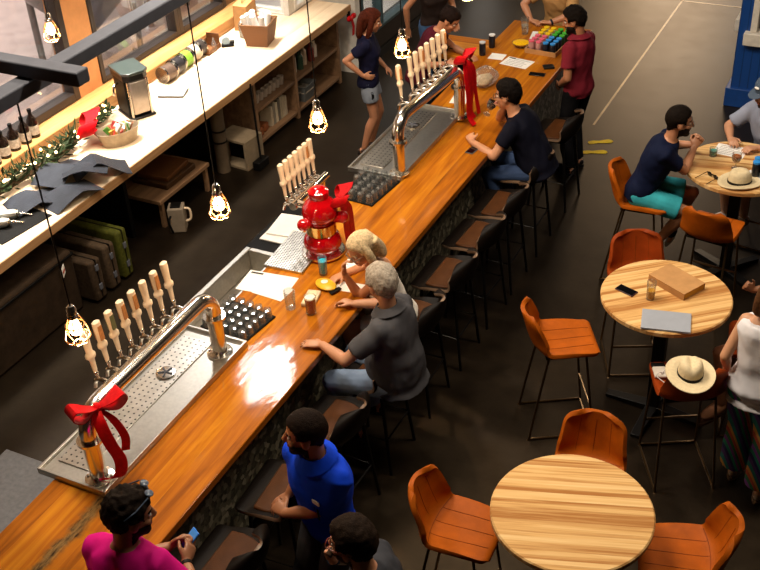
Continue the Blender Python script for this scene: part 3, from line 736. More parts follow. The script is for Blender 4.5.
# red bow on the counter end
rb = thing('ribbon_bow', 'small red bow hung on the far end of the counter', 'ribbon', (-6.165, 11.10, .80))
for a in (-1, 1): MB().ell((.02, a * .05, .02), (.03, .055, .035)).build('loop', M['red_ribbon'], rb)
MB().ell((.02, 0, .015), (.025, .02, .025)).build('knot', M['red_ribbon'], rb)
MB().box(-.036, .0, -.015, .015, .0, .09).build('hook', M['black'], rb)
MB().ribbon([(.02, 0, 0), (.03, .02, -.1), (.03, .0, -.2)], .05, (0, 1, 0)).build('tail', M['red_ribbon'], rb)

# carrying cases
cs = {0: ('#3f3226', 'brown hard carrying case under the counter, nearest of three'), 1: ('#4a3c2e', 'light brown carrying case under the counter, middle of three'), 2: ('#4a4c1c', 'olive green carrying case under the counter, farthest of three')}
for i, (y0, y1, h) in enumerate(((5.95, 6.10, .44), (6.16, 6.31, .48), (6.36, 6.50, .52))):
    c_ = thing('carrying_case', cs[i][1], 'case', (-6.1, y0, 0), 0, 'carrying cases under the counter')
    mt = pm('case%d' % i, cs[i][0], .6, 0, .3, 30, bump=.3)
    MB().box(-.62, 0, 0, y1 - y0, .02, h).build('shell', mt, c_, bevel=.03, seg=3)
    MB().box(-.6, .004, (y1 - y0) / 2 - .006, (y1 - y0) / 2 + .006, .05, h + .004).build('seam_band', M['black'], c_)
    for zz in (.16, .36): MB().box(.0, .012, (y1 - y0) / 2 - .02, (y1 - y0) / 2 + .02, zz - .03, zz + .03).build('latch', M['steel_beam'], c_, bevel=.003)
    for xx in (-.55, -.08): MB().cyl((xx, (y1 - y0) / 2, 0), (xx, (y1 - y0) / 2, .025), .03).build('foot', M['black_rubber'], c_)
tg = thing('price_tag', 'small white tag hanging at the front of the carrying cases', 'tag', (-6.18, 5.72, .50), radians(-60))
MB().box(-.05, .05, -.002, .002, -.045, .045).build('card', M['white_paper'], tg)
MB().box(-.034, .034, -.003, .003, -.02, .005).build('print', pm('red_ink', '#b5402e', .6), tg)
dk = thing('folded_tarp', 'dark brown covered crate under the counter left of the cases', 'crate', (-6.5, 5.3, 0))
MB().box(-.35, .3, -.55, .58, 0, .62).build('body', pm('dark_brown_cloth', '#2f2318', .8, 0, .3, 8, bump=.3, bscale=20), dk, bevel=.03)
MB().box(-.36, .31, -.56, .59, .56, .585).build('strap', M['black'], dk, bevel=.004)
# low bench with goods, white box, roll, white speaker box, broom
bn = thing('low_bench', 'low dark wooden bench under the counter with flat boxes', 'bench', (-6.5, 7.5, 0))
MB().box(-.38, .2, -.25, .62, .28, .32).build('bench_top', M['shelf_wood'], bn, bevel=.004)
for xx in (-.34, .14):
    for yy in (-.21, .56): MB().box(xx, xx + .04, yy, yy + .04, 0, .28).build('leg', M['shelf_wood'], bn)
for i, (w_, l_, h_, zz, c, lb) in enumerate(((.44, .5, .06, .3205, '#3f2a18', 'flat brown box on the low bench, lower of two'), (.36, .42, .05, .381, '#57351a', 'flat orange brown box on the low bench, upper of two'))):
    single('flat_box', MB().box(-w_ / 2, w_ / 2, -l_ / 2, l_ / 2, 0, h_), pm('flat_box%d' % i, c, .6), lb, 'box', (-6.58, 7.72, zz), .08 * i, bevel=.01)
wb = thing('canister', 'small cream canister with curved handle on the floor under the counter', 'canister', (-6.17, 7.32, 0), radians(28))
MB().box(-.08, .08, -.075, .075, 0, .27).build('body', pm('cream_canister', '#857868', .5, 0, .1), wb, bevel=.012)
MB().tube(smooth_path([(.08, 0, .24), (.13, 0, .22), (.13, 0, .12), (.08, 0, .09)]), .012).build('handle', M['cream'], wb)
MB().tube(smooth_path([(-.05, -.075, .2), (-.07, -.11, .15), (-.06, -.09, .06), (-.05, -.08, .01)]), .01).build('hose', M['black'], wb)
MB().box(-.05, .05, -.05, .05, .27, .285).build('lid', M['black'], wb, bevel=.004)
rl = thing('paper_roll', 'tall roll of pale wrapping strapped upright under the counter edge', 'roll', (-6.42, 8.52, 0))
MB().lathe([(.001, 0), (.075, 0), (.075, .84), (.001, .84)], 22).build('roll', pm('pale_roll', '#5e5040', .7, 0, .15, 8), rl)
for zz in (.35, .48): MB().lathe([(.075, zz), (.08, zz), (.08, zz + .02), (.075, zz + .02)], 22).build('strap', M['black'], rl)
sp_ = thing('white_crate', 'white square open fronted box on the floor under the counter', 'box', (-6.34, 8.76, 0), radians(-6))
m = MB()
for b_ in ((-.2, .2, -.15, .15, 0, .03), (-.2, .2, -.15, .15, .31, .34), (-.2, .2, .12, .15, .03, .31), (-.2, -.17, -.15, .12, .03, .31), (.17, .2, -.15, .12, .03, .31)): m.box(*b_)
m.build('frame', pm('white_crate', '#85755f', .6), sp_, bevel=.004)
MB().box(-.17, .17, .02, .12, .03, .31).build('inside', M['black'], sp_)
br = thing('broom', 'black broom handle leaning on the counter front', 'broom', (-6.1, 8.75, 0))
MB().tube([(.03, -.02, .1), (-.085, .12, .9)], .012).build('handle', M['black'], br)
MB().box(-.02, .07, -.12, .08, 0, .1).build('brush', M['black'], br, bevel=.01)

# ---- things on the counter
def bottle(x, y, z, label, h=.24, r=.05):
    t_ = thing('growler_bottle', label, 'bottle', (x, y, z), random.uniform(0, 6), 'dark bottles on the window sill')
    MB().lathe([(.001, 0), (r, 0), (r, h * .55), (r * .8, h * .66), (.018, h * .8), (.016, h * .92), (.001, h * .92)], 18).build('body', pm('amber_black_glass', '#170d08', .1), t_)
    MB().lathe([(.017, h * .9), (.02, h * .9), (.02, h), (.001, h)], 14).build('cap', M['black'], t_)
    MB().lathe([(r + .0005, h * .12), (r + .0012, h * .12), (r + .0012, h * .44), (r + .0005, h * .44)], 18).build('label_band', pm('bottle_label', '#b9a893', .6, 0, .35, 40), t_)
bl = ('leftmost', 'second', 'third', 'fourth', 'fifth and rightmost')
for i, (yy, xx) in enumerate(((6.22, -7.21), (6.36, -7.22), (6.51, -7.24), (6.66, -7.24), (6.79, -7.25))):
    bottle(xx, yy, 1.0905, f'dark labelled bottle on the window sill, {bl[i]} from the photo edge', .26 if i < 4 else .28, .052)
# garland with fairy lights
def garland(pts, r, label, nl, seed):
    rnd = random.Random(seed); p = smooth_path(pts, 10)
    t_ = thing('pine_garland', label, 'garland', p[0])
    o0 = V(p[0])
    lf = MB()
    for i in range(430 if nl > 8 else 200):
        k = rnd.random() * (len(p) - 1); a = V(p[int(k)]).lerp(V(p[min(int(k) + 1, len(p) - 1)]), k - int(k)) - o0
        d = V((rnd.gauss(0, 1), rnd.gauss(0, 1), abs(rnd.gauss(0, .8)))).normalized()
        q = a + d * r * rnd.uniform(.2, .75); e = q + (d + V((rnd.gauss(0, .5), rnd.gauss(0, .5), 0))).normalized() * r * rnd.uniform(.5, .9)
        e.z = max(e.z, .0 - o0.z + ZC + .004); q.z = max(q.z, -o0.z + ZC + .004)
        s_ = (e - q).cross(V((rnd.random(), rnd.random(), rnd.random()))).normalized() * .014
        lf.add([q, (q + e) / 2 + s_, e, (q + e) / 2 - s_ + V((0, 0, .002))], [(0, 1, 2, 3)])
    lf.build('foliage', pm('pine_green', '#27311a', .7, 0, .4, 40), t_, smooth=0, kind='stuff')
    MB().tube([V(q) - o0 for q in p], r * .22, 6).build('stem', pm('twig', '#3a2a18', .8), t_)
    for i in range(nl):
        a = V(p[int((i + .5) / nl * (len(p) - 1))]) - o0 + V((rnd.uniform(-.4, .7) * r, rnd.uniform(-.6, .6) * r, r * rnd.uniform(.55, .95)))
        MB().ell(a, .013, n=8, m=6).build('fairy_light', M['fairy'], t_)
M['fairy'] = emit('fairy_light_glow', '#ffd98a', 9)
garland([(-6.95, 5.75, 1.02), (-6.9, 6.2, 1.03), (-6.88, 6.6, 1.02), (-6.93, 6.95, 1.02)], .16, 'green pine garland with fairy lights along the counter back', 11, 3)
garland([(-6.98, 7.26, 1.02), (-7.0, 7.42, 1.03), (-7.05, 7.6, 1.03)], .10, 'short end of pine garland beside the black machine', 5, 8)
bow((-6.86, 7.08, 1.12), radians(35), [([(0, 0, 0), (.06, .0, -.05), (.12, -.02, -.12), (.14, -.03, -.16)], .1, (.2, 1, 0))], 1.1, 'big red velvet bow on the garland behind the snack basket')
# galvanised basket with snack packets
bkx, bky = -6.60, 7.20
gbk = thing('metal_tub', 'oval galvanised tub full of colourful packets on the counter', 'basket', (bkx, bky, ZC), radians(62))
MB().lathe([(.001, 0), (.17, 0), (.215, .14), (.22, .145), (.21, .145), (.162, .012), (.001, .01)], 28, sy=.62).build('tub', pm('galvanised', '#a3937c', .35, .5, .2, 20), gbk)
pc = ['#b5402e', '#e9e3d6', '#4f8a35', '#8c2a24', '#d9a441', '#7b4a2b', '#e4d7c8', '#a3392c', '#5f9a3a', '#cfc6b8']
pw = ['red', 'white', 'green', 'dark red', 'mustard', 'brown', 'cream', 'brick red', 'bright green', 'pale grey']
rr = random.Random(5)
for i in range(16):
    a = rr.uniform(0, 6.28); q = sqrt(rr.random()) * .8
    px, py = .15 * q * cos(a), .095 * q * sin(a)
    p = Matrix.Rotation(radians(62), 3, 'Z') @ V((px, py, 0))
    mm = MB().box(-.03, .03, -.006, .006, 0, .10)
    o = single('snack_packet', mm, pm('packet%d' % (i % 10), pc[i % 10], .4), f'{pw[i % 10]} snack packet standing in the galvanised tub', 'snack', (bkx + p.x, bky + p.y, ZC + .07 + rr.uniform(0, .03)), 0, group='packets in the tub', bevel=.004)
    o.rotation_euler = (rr.uniform(-.5, .5), rr.uniform(-.6, .6), rr.uniform(0, 3))
# black canning machine
cm = thing('can_seamer', 'tall black and chrome can sealing machine on the counter', 'machine', (-6.84, 7.78, ZC), radians(-28))
MB().box(-.17, .17, -.12, .14, 0, .025).build('base', M['black_metal'], cm, bevel=.006)
MB().box(-.17, .105, -.11, .13, .025, .46).build('column', pm('black_gloss', '#0a0d0b', .5, 0, .1), cm, bevel=.012)
MB().prism([(-.19, -.13), (.12, -.13), (.17, -.07), (.17, .09), (.12, .15), (-.19, .15)], .46, .49).build('head_plate', pm('grey_green_gloss', '#343c39', .3, .0), cm, bevel=.006)
MB().prism([(-.18, -.12), (.11, -.12), (.16, -.06), (.16, .08), (.11, .14), (-.18, .14)], .40, .46).build('head', M['black_metal'], cm, bevel=.006)
for yy in (-.09, .11): MB().cyl((.145, yy, .025), (.145, yy, .40), .014).build('post', M['chrome'], cm)
MB().box(.106, .16, -.075, .095, .05, .39).build('clear_guard', pm('smoky_guard', '#b9aca0', .2, .6), cm, bevel=.01)
MB().cyl((.02, .01, .025), (.02, .01, .12), .05).build('can_lifter', M['chrome'], cm)
MB().tube(smooth_path([(-.05, -.11, .34), (-.02, -.17, .33), (.0, -.19, .27), (.02, -.2, .26)]), .011).build('lever', M['chrome'], cm)
# tins lying in a row
tn = [(8.46, '#5e4b3f', 'dark tin with silver bands lying in the row behind the machine', .18), (8.66, '#2d2a2b', 'black tin with chrome rim lying in the row by the window', .16), (8.84, '#7fae3a', 'tin with bright green label lying in the row by the window', .15), (9.01, '#e0c9ae', 'cream tin lying in the row by the window', .15), (9.17, '#39322e', 'dark tin at the far end of the row by the window', .12)]
for yy, c, lb, l in tn:
    t_ = thing('tin', lb, 'tin', (-7.0 - (yy - 8.46) * .08, yy, ZC + .09), radians(-6))
    MB().tube([(0, 0, 0), (0, l - .02, 0)], .087, 22).build('body', pm('tin' + c, c, .3, .3, .2, 20), t_)
    for q in (0.0, l - .03): MB().tube([(0, q, 0), (0, q + .02, 0)], .09, 22).build('rim', M['chrome'], t_)
bo = thing('tablet', 'grey tablet lying on the counter beside the black machine', 'tablet', (-6.75, 8.29, ZC), radians(20))
MB().box(-.14, .14, -.105, .105, 0, .018).build('case', pm('dark_grey_case', '#4b4845', .5), bo, bevel=.005)
MB().box(-.132, .132, -.098, .098, .018, .0195).build('cover', pm('pale_cover', '#9b9792', .5), bo, smooth=0)
wbx = thing('wooden_tray', 'small wooden box by the window behind the stapler', 'box', (-7.04, 9.38, ZC), radians(4))
m = MB(); m.box(-.09, .09, -.13, .13, 0, .012)
for b_ in ((-.09, -.08, -.13, .13, .012, .1), (.08, .09, -.13, .13, .012, .06), (-.08, .08, -.13, -.12, .012, .08), (-.08, .08, .12, .13, .012, .16)): m.box(*b_)
m.build('box', M['brown_wood'], wbx, bevel=.003)
stp = thing('tape_dispenser', 'small black tape dispenser on the counter', 'dispenser', (-6.90, 9.56, ZC), radians(35))
MB().box(-.07, .07, -.035, .035, 0, .035).build('base', M['black'], stp, bevel=.01)
MB().tube([(-.015, -.02, .07), (-.015, .02, .07)], .045, 18).build('tape_roll', pm('grey_tape', '#8fa0a8', .3), stp)
MB().box(.03, .08, -.03, .03, .035, .06).build('cutter', M['black'], stp, bevel=.006)
single('sauce_bottle', MB().lathe([(.001, 0), (.026, 0), (.028, .09), (.012, .12), (.012, .15), (.001, .15)], 14), M['plastic_bag'], 'small clear bottle beside the tape dispenser', 'bottle', (-6.97, 9.40, ZC))
# paper bag, jar, basket with napkin rolls
kb = thing('paper_bag', 'brown paper bag against the wall behind the napkin basket', 'bag', (-7.02, 10.15, ZC), radians(12))
kb_m = MB(); kb_m.loft([[V(p) for p in ((-.09, -.15, 0), (.09, -.15, 0), (.09, .15, 0), (-.09, .15, 0))], [V(p) for p in ((-.08, -.15, .3), (.08, -.15, .29), (.08, .15, .29), (-.08, .15, .3))]])
kb_m.build('bag', M['paper_board'], kb)
MB().tube(smooth_path([(.0, -.06, .3), (.0, -.05, .36), (0, .05, .36), (0, .06, .3)]), .006).build('handle', M['paper_board'], kb)
jr = thing('glass_jar', 'clear jar of white packets left of the napkin basket', 'jar', (-6.86, 9.88, ZC))
MB().lathe([(.001, 0), (.07, 0), (.075, .15), (.06, .18), (.055, .18), (.07, .148), (.064, .008), (.001, .006)], 20).build('jar', M['glass'], jr)
MB().lathe([(.001, .009), (.06, .01), (.066, .12), (.04, .2), (.001, .21)], 12).build('contents', pm('white_sachets', '#e9e4dc', .6, 0, .12, 60, bump=.5), jr)
t = NT('wicker'); c = t.coord(); wv = t.n('ShaderNodeTexWave', bands_direction='Z'); wv.inputs['Scale'].default_value = 38; wv.inputs['Distortion'].default_value = 3; t.l(c, wv.inputs['Vector'])
t.set(Base_Color=t.ramp(wv.outputs['Fac'], [(.2, '#5e3617'), (.7, '#9a6634')]), Roughness=.6); t.bump(wv.outputs['Fac'], .6, .01); M['wicker'] = t.m
nbk = thing('wicker_basket', 'square wicker basket holding white napkin rolls on the counter', 'basket', (-6.60, 9.78, ZC), radians(12))
m = MB(); sq = lambda a, b, z: [V((-a, -b, z)), V((a, -b, z)), V((a, b, z)), V((-a, b, z))]
m.loft([sq(.12, .125, 0), sq(.165, .165, .25), sq(.15, .15, .25), sq(.108, .113, .015)]); m.build('basket', M['wicker'], nbk, smooth=0)
MB().box(-.11, .11, -.115, .115, .016, .15).build('lining', pm('dark_lining', '#3b2a1c', .8), nbk)
MB().tube([V(p) + V((0, 0, .25)) for p in ((-.16, -.16, 0), (.16, -.16, 0), (.16, .16, 0), (-.16, .16, 0))], .012, closed=True).build('rim', M['wicker'], nbk)
for i in range(9):
    px, py = -.09 + (i % 3) * .085 + random.uniform(-.01, .01), -.09 + (i // 3) * .088
    p = Matrix.Rotation(radians(12), 3, 'Z') @ V((px, py, 0))
    o = single('napkin_roll', MB().cyl((0, 0, 0), (0, 0, .19), .03, .034), M['white_paper'], 'white rolled napkin standing in the wicker basket', 'napkin', (-6.60 + p.x, 9.78 + p.y, ZC + .155), 0, group='napkin rolls in the wicker basket')
    o.rotation_euler = (random.uniform(-.2, .2), random.uniform(-.2, .2), 0)
# leather covers spread on the counter
lm = pm('grey_leather', '#2e3036', .5, 0, .2, 9, bump=.25, bscale=90)
def cover(x, y, rz, w, l, h, label, fold=.5, z=0):
    """an opened stiff leather cover standing like a low tent"""
    m = MB(); rows = []
    N = 12
    for i in range(N + 1):
        u = i / N; xx = -w / 2 + w * u
        zz = h * (1 - abs(u - fold) / max(fold, 1 - fold)) ** 1.0 + .012 * sin(u * 5)
        rows.append([V((xx, -l / 2, max(zz, .002))), V((xx, l / 2, max(zz * .8 + .012 * sin(u * 7), .002))), V((xx, l / 2, max(zz * .8 + .012 * sin(u * 7), .002) + .006)), V((xx, -l / 2, max(zz, .002) + .006))])
    m.loft(rows)
    return single('leather_cover', m, lm, label, 'leather cover', (x, y, ZC + z), rz, 'grey leather covers on the counter')
cover(-6.58, 5.97, radians(64), .46, .34, .07, 'grey leather cover nearest the steel shakers')
cover(-6.33, 6.16, radians(75), .50, .30, .10, 'grey leather cover along the counter edge, in the middle of the pile', .6, .0)
cover(-6.64, 6.46, radians(95), .58, .34, .16, 'grey leather cover raised at the back of the pile by the garland', .4, .0)
cover(-6.36, 6.62, radians(50), .50, .30, .18, 'grey leather cover at the far end of the pile, its edge over the counter', .45, .0)
single('leather_strap', MB().loft([[V((x, -.09, z)), V((x, .09, z)), V((x, .09, z + .006)), V((x, -.09, z + .006))] for x, z in ((-.2, .01), (-.1, .05), (0, .065), (.1, .04), (.2, .012))]), lm, 'narrow grey leather piece lying on top of the covers', 'leather cover', (-6.36, 6.42, ZC + .11), radians(35), 'grey leather covers on the counter')
single('black_mat', MB().box(-.22, .14, -.27, .27, 0, .008), M['black_rubber'], 'black square mat under the steel shakers on the counter', 'mat', (-6.47, 5.61, ZC), radians(-8), bevel=.002)
for i, (yy, xx, lb) in enumerate(((5.66, -6.60, 'steel shaker lying on the black mat, the farther one'), (5.52, -6.57, 'steel shaker lying on the black mat, nearer the photo edge'))):
    t_ = thing('cocktail_shaker', lb, 'shaker', (xx, yy, ZC + .053), radians(38 + 6 * i))
    MB().tube([(-.12, 0, 0), (.05, 0, 0), (.09, 0, 0), (.10, 0, 0)], [.045, .043, .03, .012], 20).build('body', M['steel'], t_)
    MB().tube([(.09, 0, 0), (.13, 0, -.01), (.2, 0, -.035)], .009).build('spout', M['chrome'], t_)
    MB().tube([(.075, 0, 0), (.085, 0, 0)], .034, 20).build('collar', M['gold'], t_)

# ================================================================== STEEL FRAME AND PENDANT LAMPS
XB, ZBM = -3.6, 3.665
struct('beam', MB().box(XB - .05, XB + .05, 1.6, 10.4, ZBM - .07, ZBM + .0), M['steel_beam'], bevel=.008)
ra = None
cb = MB().box(-7.2, -3.28, 3.39, 3.475, ZBM + .001, ZBM + .07)
struct('beam', cb, M['steel_beam'], bevel=.008)
for yy in (2.2, 9.8): struct('beam_rod', MB().cyl((XB, yy, ZBM), (XB, yy, 7.5), .008), M['black_metal'])
struct('beam_rod', MB().cyl((-5.6, 3.43, ZBM + .06), (-5.6, 3.43, 7.5), .008), M['black_metal'])
struct('beam', MB().box(-6.25, -6.15, 3.6, 10.4, ZBM - .06, ZBM), M['steel_beam'], bevel=.008)
for yy in (4.4, 9.8): struct('beam_rod', MB().cyl((-6.2, yy, ZBM), (-6.2, yy, 7.5), .008), M['black_metal'])
bulb_m = emit('warm_filament_bulb', '#ffc987', 22)
cage_m = pm('copper_cage', '#b98a5a', .35, .6)
def pendant(x, y, z, label, power=16):
    t_ = thing('pendant_lamp', label, 'lamp', (x, y, z), 0, 'caged pendant lamps over the bar')
    MB().tube([(0, 0, .13), (0, 0, ZBM - .06 - z)], .0045, 6).build('cord', M['black'], t_)
    MB().lathe([(.001, .13), (.016, .128), (.024, .115), (.026, .075), (.03, .07), (.03, .055), (.001, .055)], 16).build('socket', M['chrome'], t_)
    MB().lathe([(.012, .055), (.018, .035), (.034, .0), (.036, -.02), (.028, -.045), (.001, -.058)], 18).build('bulb', bulb_m, t_)
    m = MB()
    for k in range(6):
        a = k * pi / 3
        m.tube(smooth_path([(r * cos(a), r * sin(a), q) for r, q in ((.028, .06), (.042, .03), (.058, -.02), (.066, -.07), (.05, -.1), (.02, -.112))], 3), .0035, 5)
    for r, q in ((.05, .005), (.067, -.07), (.03, -.108)): m.tube([(r * cos(k * pi / 10), r * sin(k * pi / 10), q) for k in range(20)], .0035, 5, closed=True)
    m.build('cage', cage_m, t_)
    d = bpy.data.lights.new('bulb_light', 'POINT'); d.energy = power; d.color = (1, .72, .42); d.shadow_soft_size = .04
    o = bpy.data.objects.new('bulb_light', d); COL.objects.link(o); o.parent = t_; o.location = (0, 0, -.085)
pl = ['caged pendant lamp over the near beer tower, nearest the camera', 'caged pendant lamp hanging before the counter front, second from the camera', 'caged pendant lamp before the shelf unit, third from the camera', 'caged pendant lamp between the two women behind the bar', 'caged pendant lamp cut off by the top edge of the photo']
for i, yy in enumerate((3.315, 4.67, 5.92, 7.29, 8.62)): pendant(XB, yy, 2.31, pl[i])
pendant(-6.2, 6.24, 2.50, 'caged pendant lamp in front of the left window')
# ================================================================== TABLES, CHAIRS, STOOLS
def round_table(x, y, rz, label, name):
    t_ = thing('round_table', label, 'table', (x, y, 0), 0)
    tw = wood(name, '#a8713c', '#d9ac6e', '#ecca92', 'X', .031, .4, .12, 1.3, 42, .36, rot=-rz)
    MB().lathe([(.001, 1.025), (.445, 1.025), (.457, 1.035), (.457, 1.062), (.449, 1.07), (.001, 1.07)], 72).build('tabletop', tw, t_, smooth=30)
    MB().box(-.045, .045, -.045, .045, .05, 1.0).build('column', M['black_metal'], t_, bevel=.004)
    MB().box(-.16, .16, -.16, .16, 1.0, 1.025).build('top_plate', M['black_metal'], t_)
    for k in range(4):
        a = rz + pi / 4 + k * pi / 2
        o = MB().loft([[V((.02, -.045, 0)), V((.02, .045, 0)), V((.02, .045, .06)), V((.02, -.045, .06))], [V((.37, -.035, 0)), V((.37, .035, 0)), V((.37, .035, .03)), V((.37, -.035, .03))]]).build('base_foot', M['black_metal'], t_, bevel=.004)
        o.rotation_euler = (0, 0, a)
    return t_
round_table(-1.16, 4.25, radians(18), 'round pale striped wood table nearest the camera, empty', 'striped_wood_near')
round_table(-1.20, 6.49, radians(39), 'round wood table with laptop and cardboard box', 'striped_wood_middle')
round_table(-1.10, 8.56, radians(8), 'round wood table where two seated men face each other', 'striped_wood_far')

def shell_mesh(prof, w0, r_top, r_front, thick, wrap, sides, name, mat, rim=None, nu=16):
    """upholstered bucket: prof = [(forward, z)] from front edge to top of the back"""
    p = smooth_path([V((a, 0, b)) for a, b in prof], 5); n = len(p)
    L = [0]
    for i in range(1, n): L.append(L[-1] + (p[i] - p[i - 1]).length)
    T = L[-1]; top = []
    for i in range(n):
        d = p[min(i + 1, n - 1)] - p[max(i - 1, 0)]; d.normalize(); nrm = V((d.z, 0, -d.x))
        if nrm.z < 0 and abs(nrm.z) > abs(nrm.x): nrm = -nrm
        e0 = L[i]; e1 = T - L[i]; w = w0(L[i] / T) / 2
        for e, r in ((e0, r_front), (e1, r_top)):
            if e < r: w = w - r + sqrt(max(r * r - (r - e) ** 2, 0)) * .98 + r * .02
        row = []
        f = L[i] / T
        for k in range(nu + 1):
            u = -1 + 2 * k / nu
            q = V((p[i].x, u * w, p[i].z)); q.x += wrap(f) * abs(u) ** 2.4; q.z += sides(f) * abs(u) ** 3
            row.append(q)
        top.append(row)
    me = bpy.data.meshes.new(name); vs = [q for r in top for q in r]; fs = []
    m = nu + 1
    for i in range(n - 1):
        for k in range(nu): fs.append((i * m + k, i * m + k + 1, (i + 1) * m + k + 1, (i + 1) * m + k))
    me.from_pydata(vs, [], fs)
    ob = bpy.data.objects.new('tmp', me); COL.objects.link(ob)
    s = ob.modifiers.new('s', 'SOLIDIFY'); s.thickness = thick; s.offset = 0
    me.materials.append(mat)
    if rim: me.materials.append(rim); s.material_offset_rim = 1
    b = ob.modifiers.new('b', 'BEVEL'); b.width = thick * .32; b.segments = 2; b.limit_method = 'ANGLE'; b.angle_limit = radians(50)
    dg = bpy.context.evaluated_depsgraph_get(); r = bpy.data.meshes.new_from_object(ob.evaluated_get(dg))
    r.name = name; r.polygons.foreach_set('use_smooth', [True] * len(r.polygons)); r.set_sharp_from_angle(angle=radians(50))
    bpy.data.objects.remove(ob); return r, top

def link(name, me, parent):
    o = bpy.data.objects.new(name, me); COL.objects.link(o); o.parent = parent; return o

def make_chair(mat, name_suffix):
    t_ = thing('bar_chair', 'x', 'chair')
    prof = [(.235, .742), (.215, .758), (.1, .757), (-.06, .75), (-.15, .757), (-.205, .80), (-.235, .87), (-.262, .97), (-.285, 1.06)]
    ss = lambda f, a, b: max(0, min(1, (f - a) / (b - a)))
    me, top = shell_mesh(prof, lambda f: .41 + .03 * sin(pi * ss(f, .1, .75)) - .04 * ss(f, .7, 1), .075, .055, .03,
                         lambda f: .09 * ss(f, .42, .7) * (1 - .35 * ss(f, .8, 1)), lambda f: .03 * sin(pi * ss(f, .1, .8)), 'shell' + name_suffix, mat)
    sh = link('seat_shell', me, t_)
    # stitched seams on the inner face
    sm = MB(); n = len(top); nu = len(top[0]) - 1
    for k in (nu // 4, nu // 2, 3 * nu // 4):
        pts = [top[i][k] + (V((0, 0, .0155)) if i < n * .5 else V((.0155, 0, .002))) for i in range(5, n - 3)]
        sm.tube(pts, .0022, 5)
    i0 = int(n * .52)
    sm.tube([top[i0][k] + V((.012, 0, .010)) for k in range(1, nu)], .003, 5)
    sm.build('seam', pm('dark_stitching' + name_suffix, '#7c3708', .6), sh)
    fr = M['chair_metal']; r = .0095
    F, B, Wd = .22, -.25, .205
    for s in (-1, 1):
        MB().tube(smooth_path([(.13, s * .16, .742), (.15, s * .175, .70), (F, s * Wd, .02), (F - .015, s * Wd, .010), (B + .015, s * Wd, .010), (B, s * Wd, .02), (-.13, s * .175, .69), (-.11, s * .16, .735)], 3), r, 8).build('leg_frame', fr, t_)
    MB().tube([(F - .0, -Wd, .0105), (F - .0, Wd, .0105)], r, 8).build('front_bar', fr, t_)
    MB().tube([(.196, -.193, .28), (.196, .193, .28)], r, 8).build('footrest', fr, t_)
    MB().box(-.14, .16, -.17, .17, .715, .735).build('seat_plate', M['black_metal'], t_, bevel=.004)
    return t_
ch = make_chair(M['leather_orange'], '_orange'); used = [False]
def place(src, x, y, a, label, group, flag):
    a = radians(a)
    if not flag[0]:
        flag[0] = True; src.location = (x, y, 0); src.rotation_euler = (0, 0, a); src['label'] = label; src['group'] = group; return src
    return dup(src, x and V((x, y, 0)), a, label, group)
G = 'orange leather chairs'
place(ch, -1.83, 6.10, 30, 'empty orange leather bar chair left of the laptop table', G, used)
place(ch, -1.80, 4.14, 3, 'empty orange leather bar chair left of the empty near table', G, used)
place(ch, -1.25, 4.84, -85, 'orange leather bar chair behind the empty near table, tucked in', G, used)
place(ch, -.56, 4.46, 196, 'empty orange leather bar chair right of the near table, cut by photo bottom', G, used)
place(ch, -1.17, 7.98, 82, 'orange bar chair seen from behind at the table of two seated men', G, used)
place(ch, -1.84, 8.26, 4, 'orange bar chair under the man in teal shorts', G, used)
place(ch, -.93, 9.22, -100, 'orange bar chair under the man in the grey cap', G, used)
ch2 = make_chair(M['leather_orange2'], '_red_brown'); used2 = [False]
G2 = 'red brown leather chairs'
place(ch2, -.90, 5.96, 118, 'red brown bar chair with a straw hat on its back', G2, used2)
place(ch2, -1.52, 7.02, -66, 'red brown bar chair behind the laptop table, only its back showing', G2, used2)
place(ch2, -.50, 6.62, 190, 'red brown bar chair right of the laptop table beside the white top', G2, used2)
place(ch2, -1.95, 15.9, 20, 'distant chair at the top edge of the photo beside the blue kiosk', G2, used2)

def make_stool():
    t_ = thing('bar_stool', 'x', 'stool')
    prof = [(.22, .735), (.2, .752), (.08, .75), (-.06, .745), (-.14, .752), (-.19, .79), (-.22, .86), (-.235, .95), (-.24, 1.0)]
    ss = lambda f, a, b: max(0, min(1, (f - a) / (b - a)))
    me, top = shell_mesh(prof, lambda f: .47 + .05 * sin(pi * ss(f, .1, .9)), .14, .05, .024,
                         lambda f: .11 * ss(f, .45, .8), lambda f: .05 * sin(pi * ss(f, .15, .85)) - .05 * ss(f, .8, 1), 'stool_shell', M['stool_back'], M['stool_rim'])
    link('back_shell', me, t_)
    m = MB(); pd = [[V((x, s * w, z)) for s, z in ((-1, .762), (1, .762), (1, .79), (-1, .79))] for x, w in ((-.15, .16), (-.05, .2), (.02, .21), (.10, .20))]
    m.loft(pd); m.build('seat_pad', M['leather_brown'], t_, bevel=.012, seg=3)
    for s in (-1, 1):
        for f, g in ((.15, .2), (-.12, -.19)):
            MB().tube([(f, s * .15, .735), (g, s * .2, .0)], [.014, .012], 8).build('leg', M['black_metal'], t_)
    MB().tube([(.178, -.178, .30), (.178, .178, .30), (-.16, .178, .30), (-.16, -.178, .30)], .009, 8, closed=True).build('foot_ring', M['black_metal'], t_)
    MB().box(-.13, .16, -.15, .15, .71, .735).build('seat_plate', M['black_metal'], t_, bevel=.004)
    return t_
st = make_stool(); us = [False]; GS = 'dark stools along the bar'
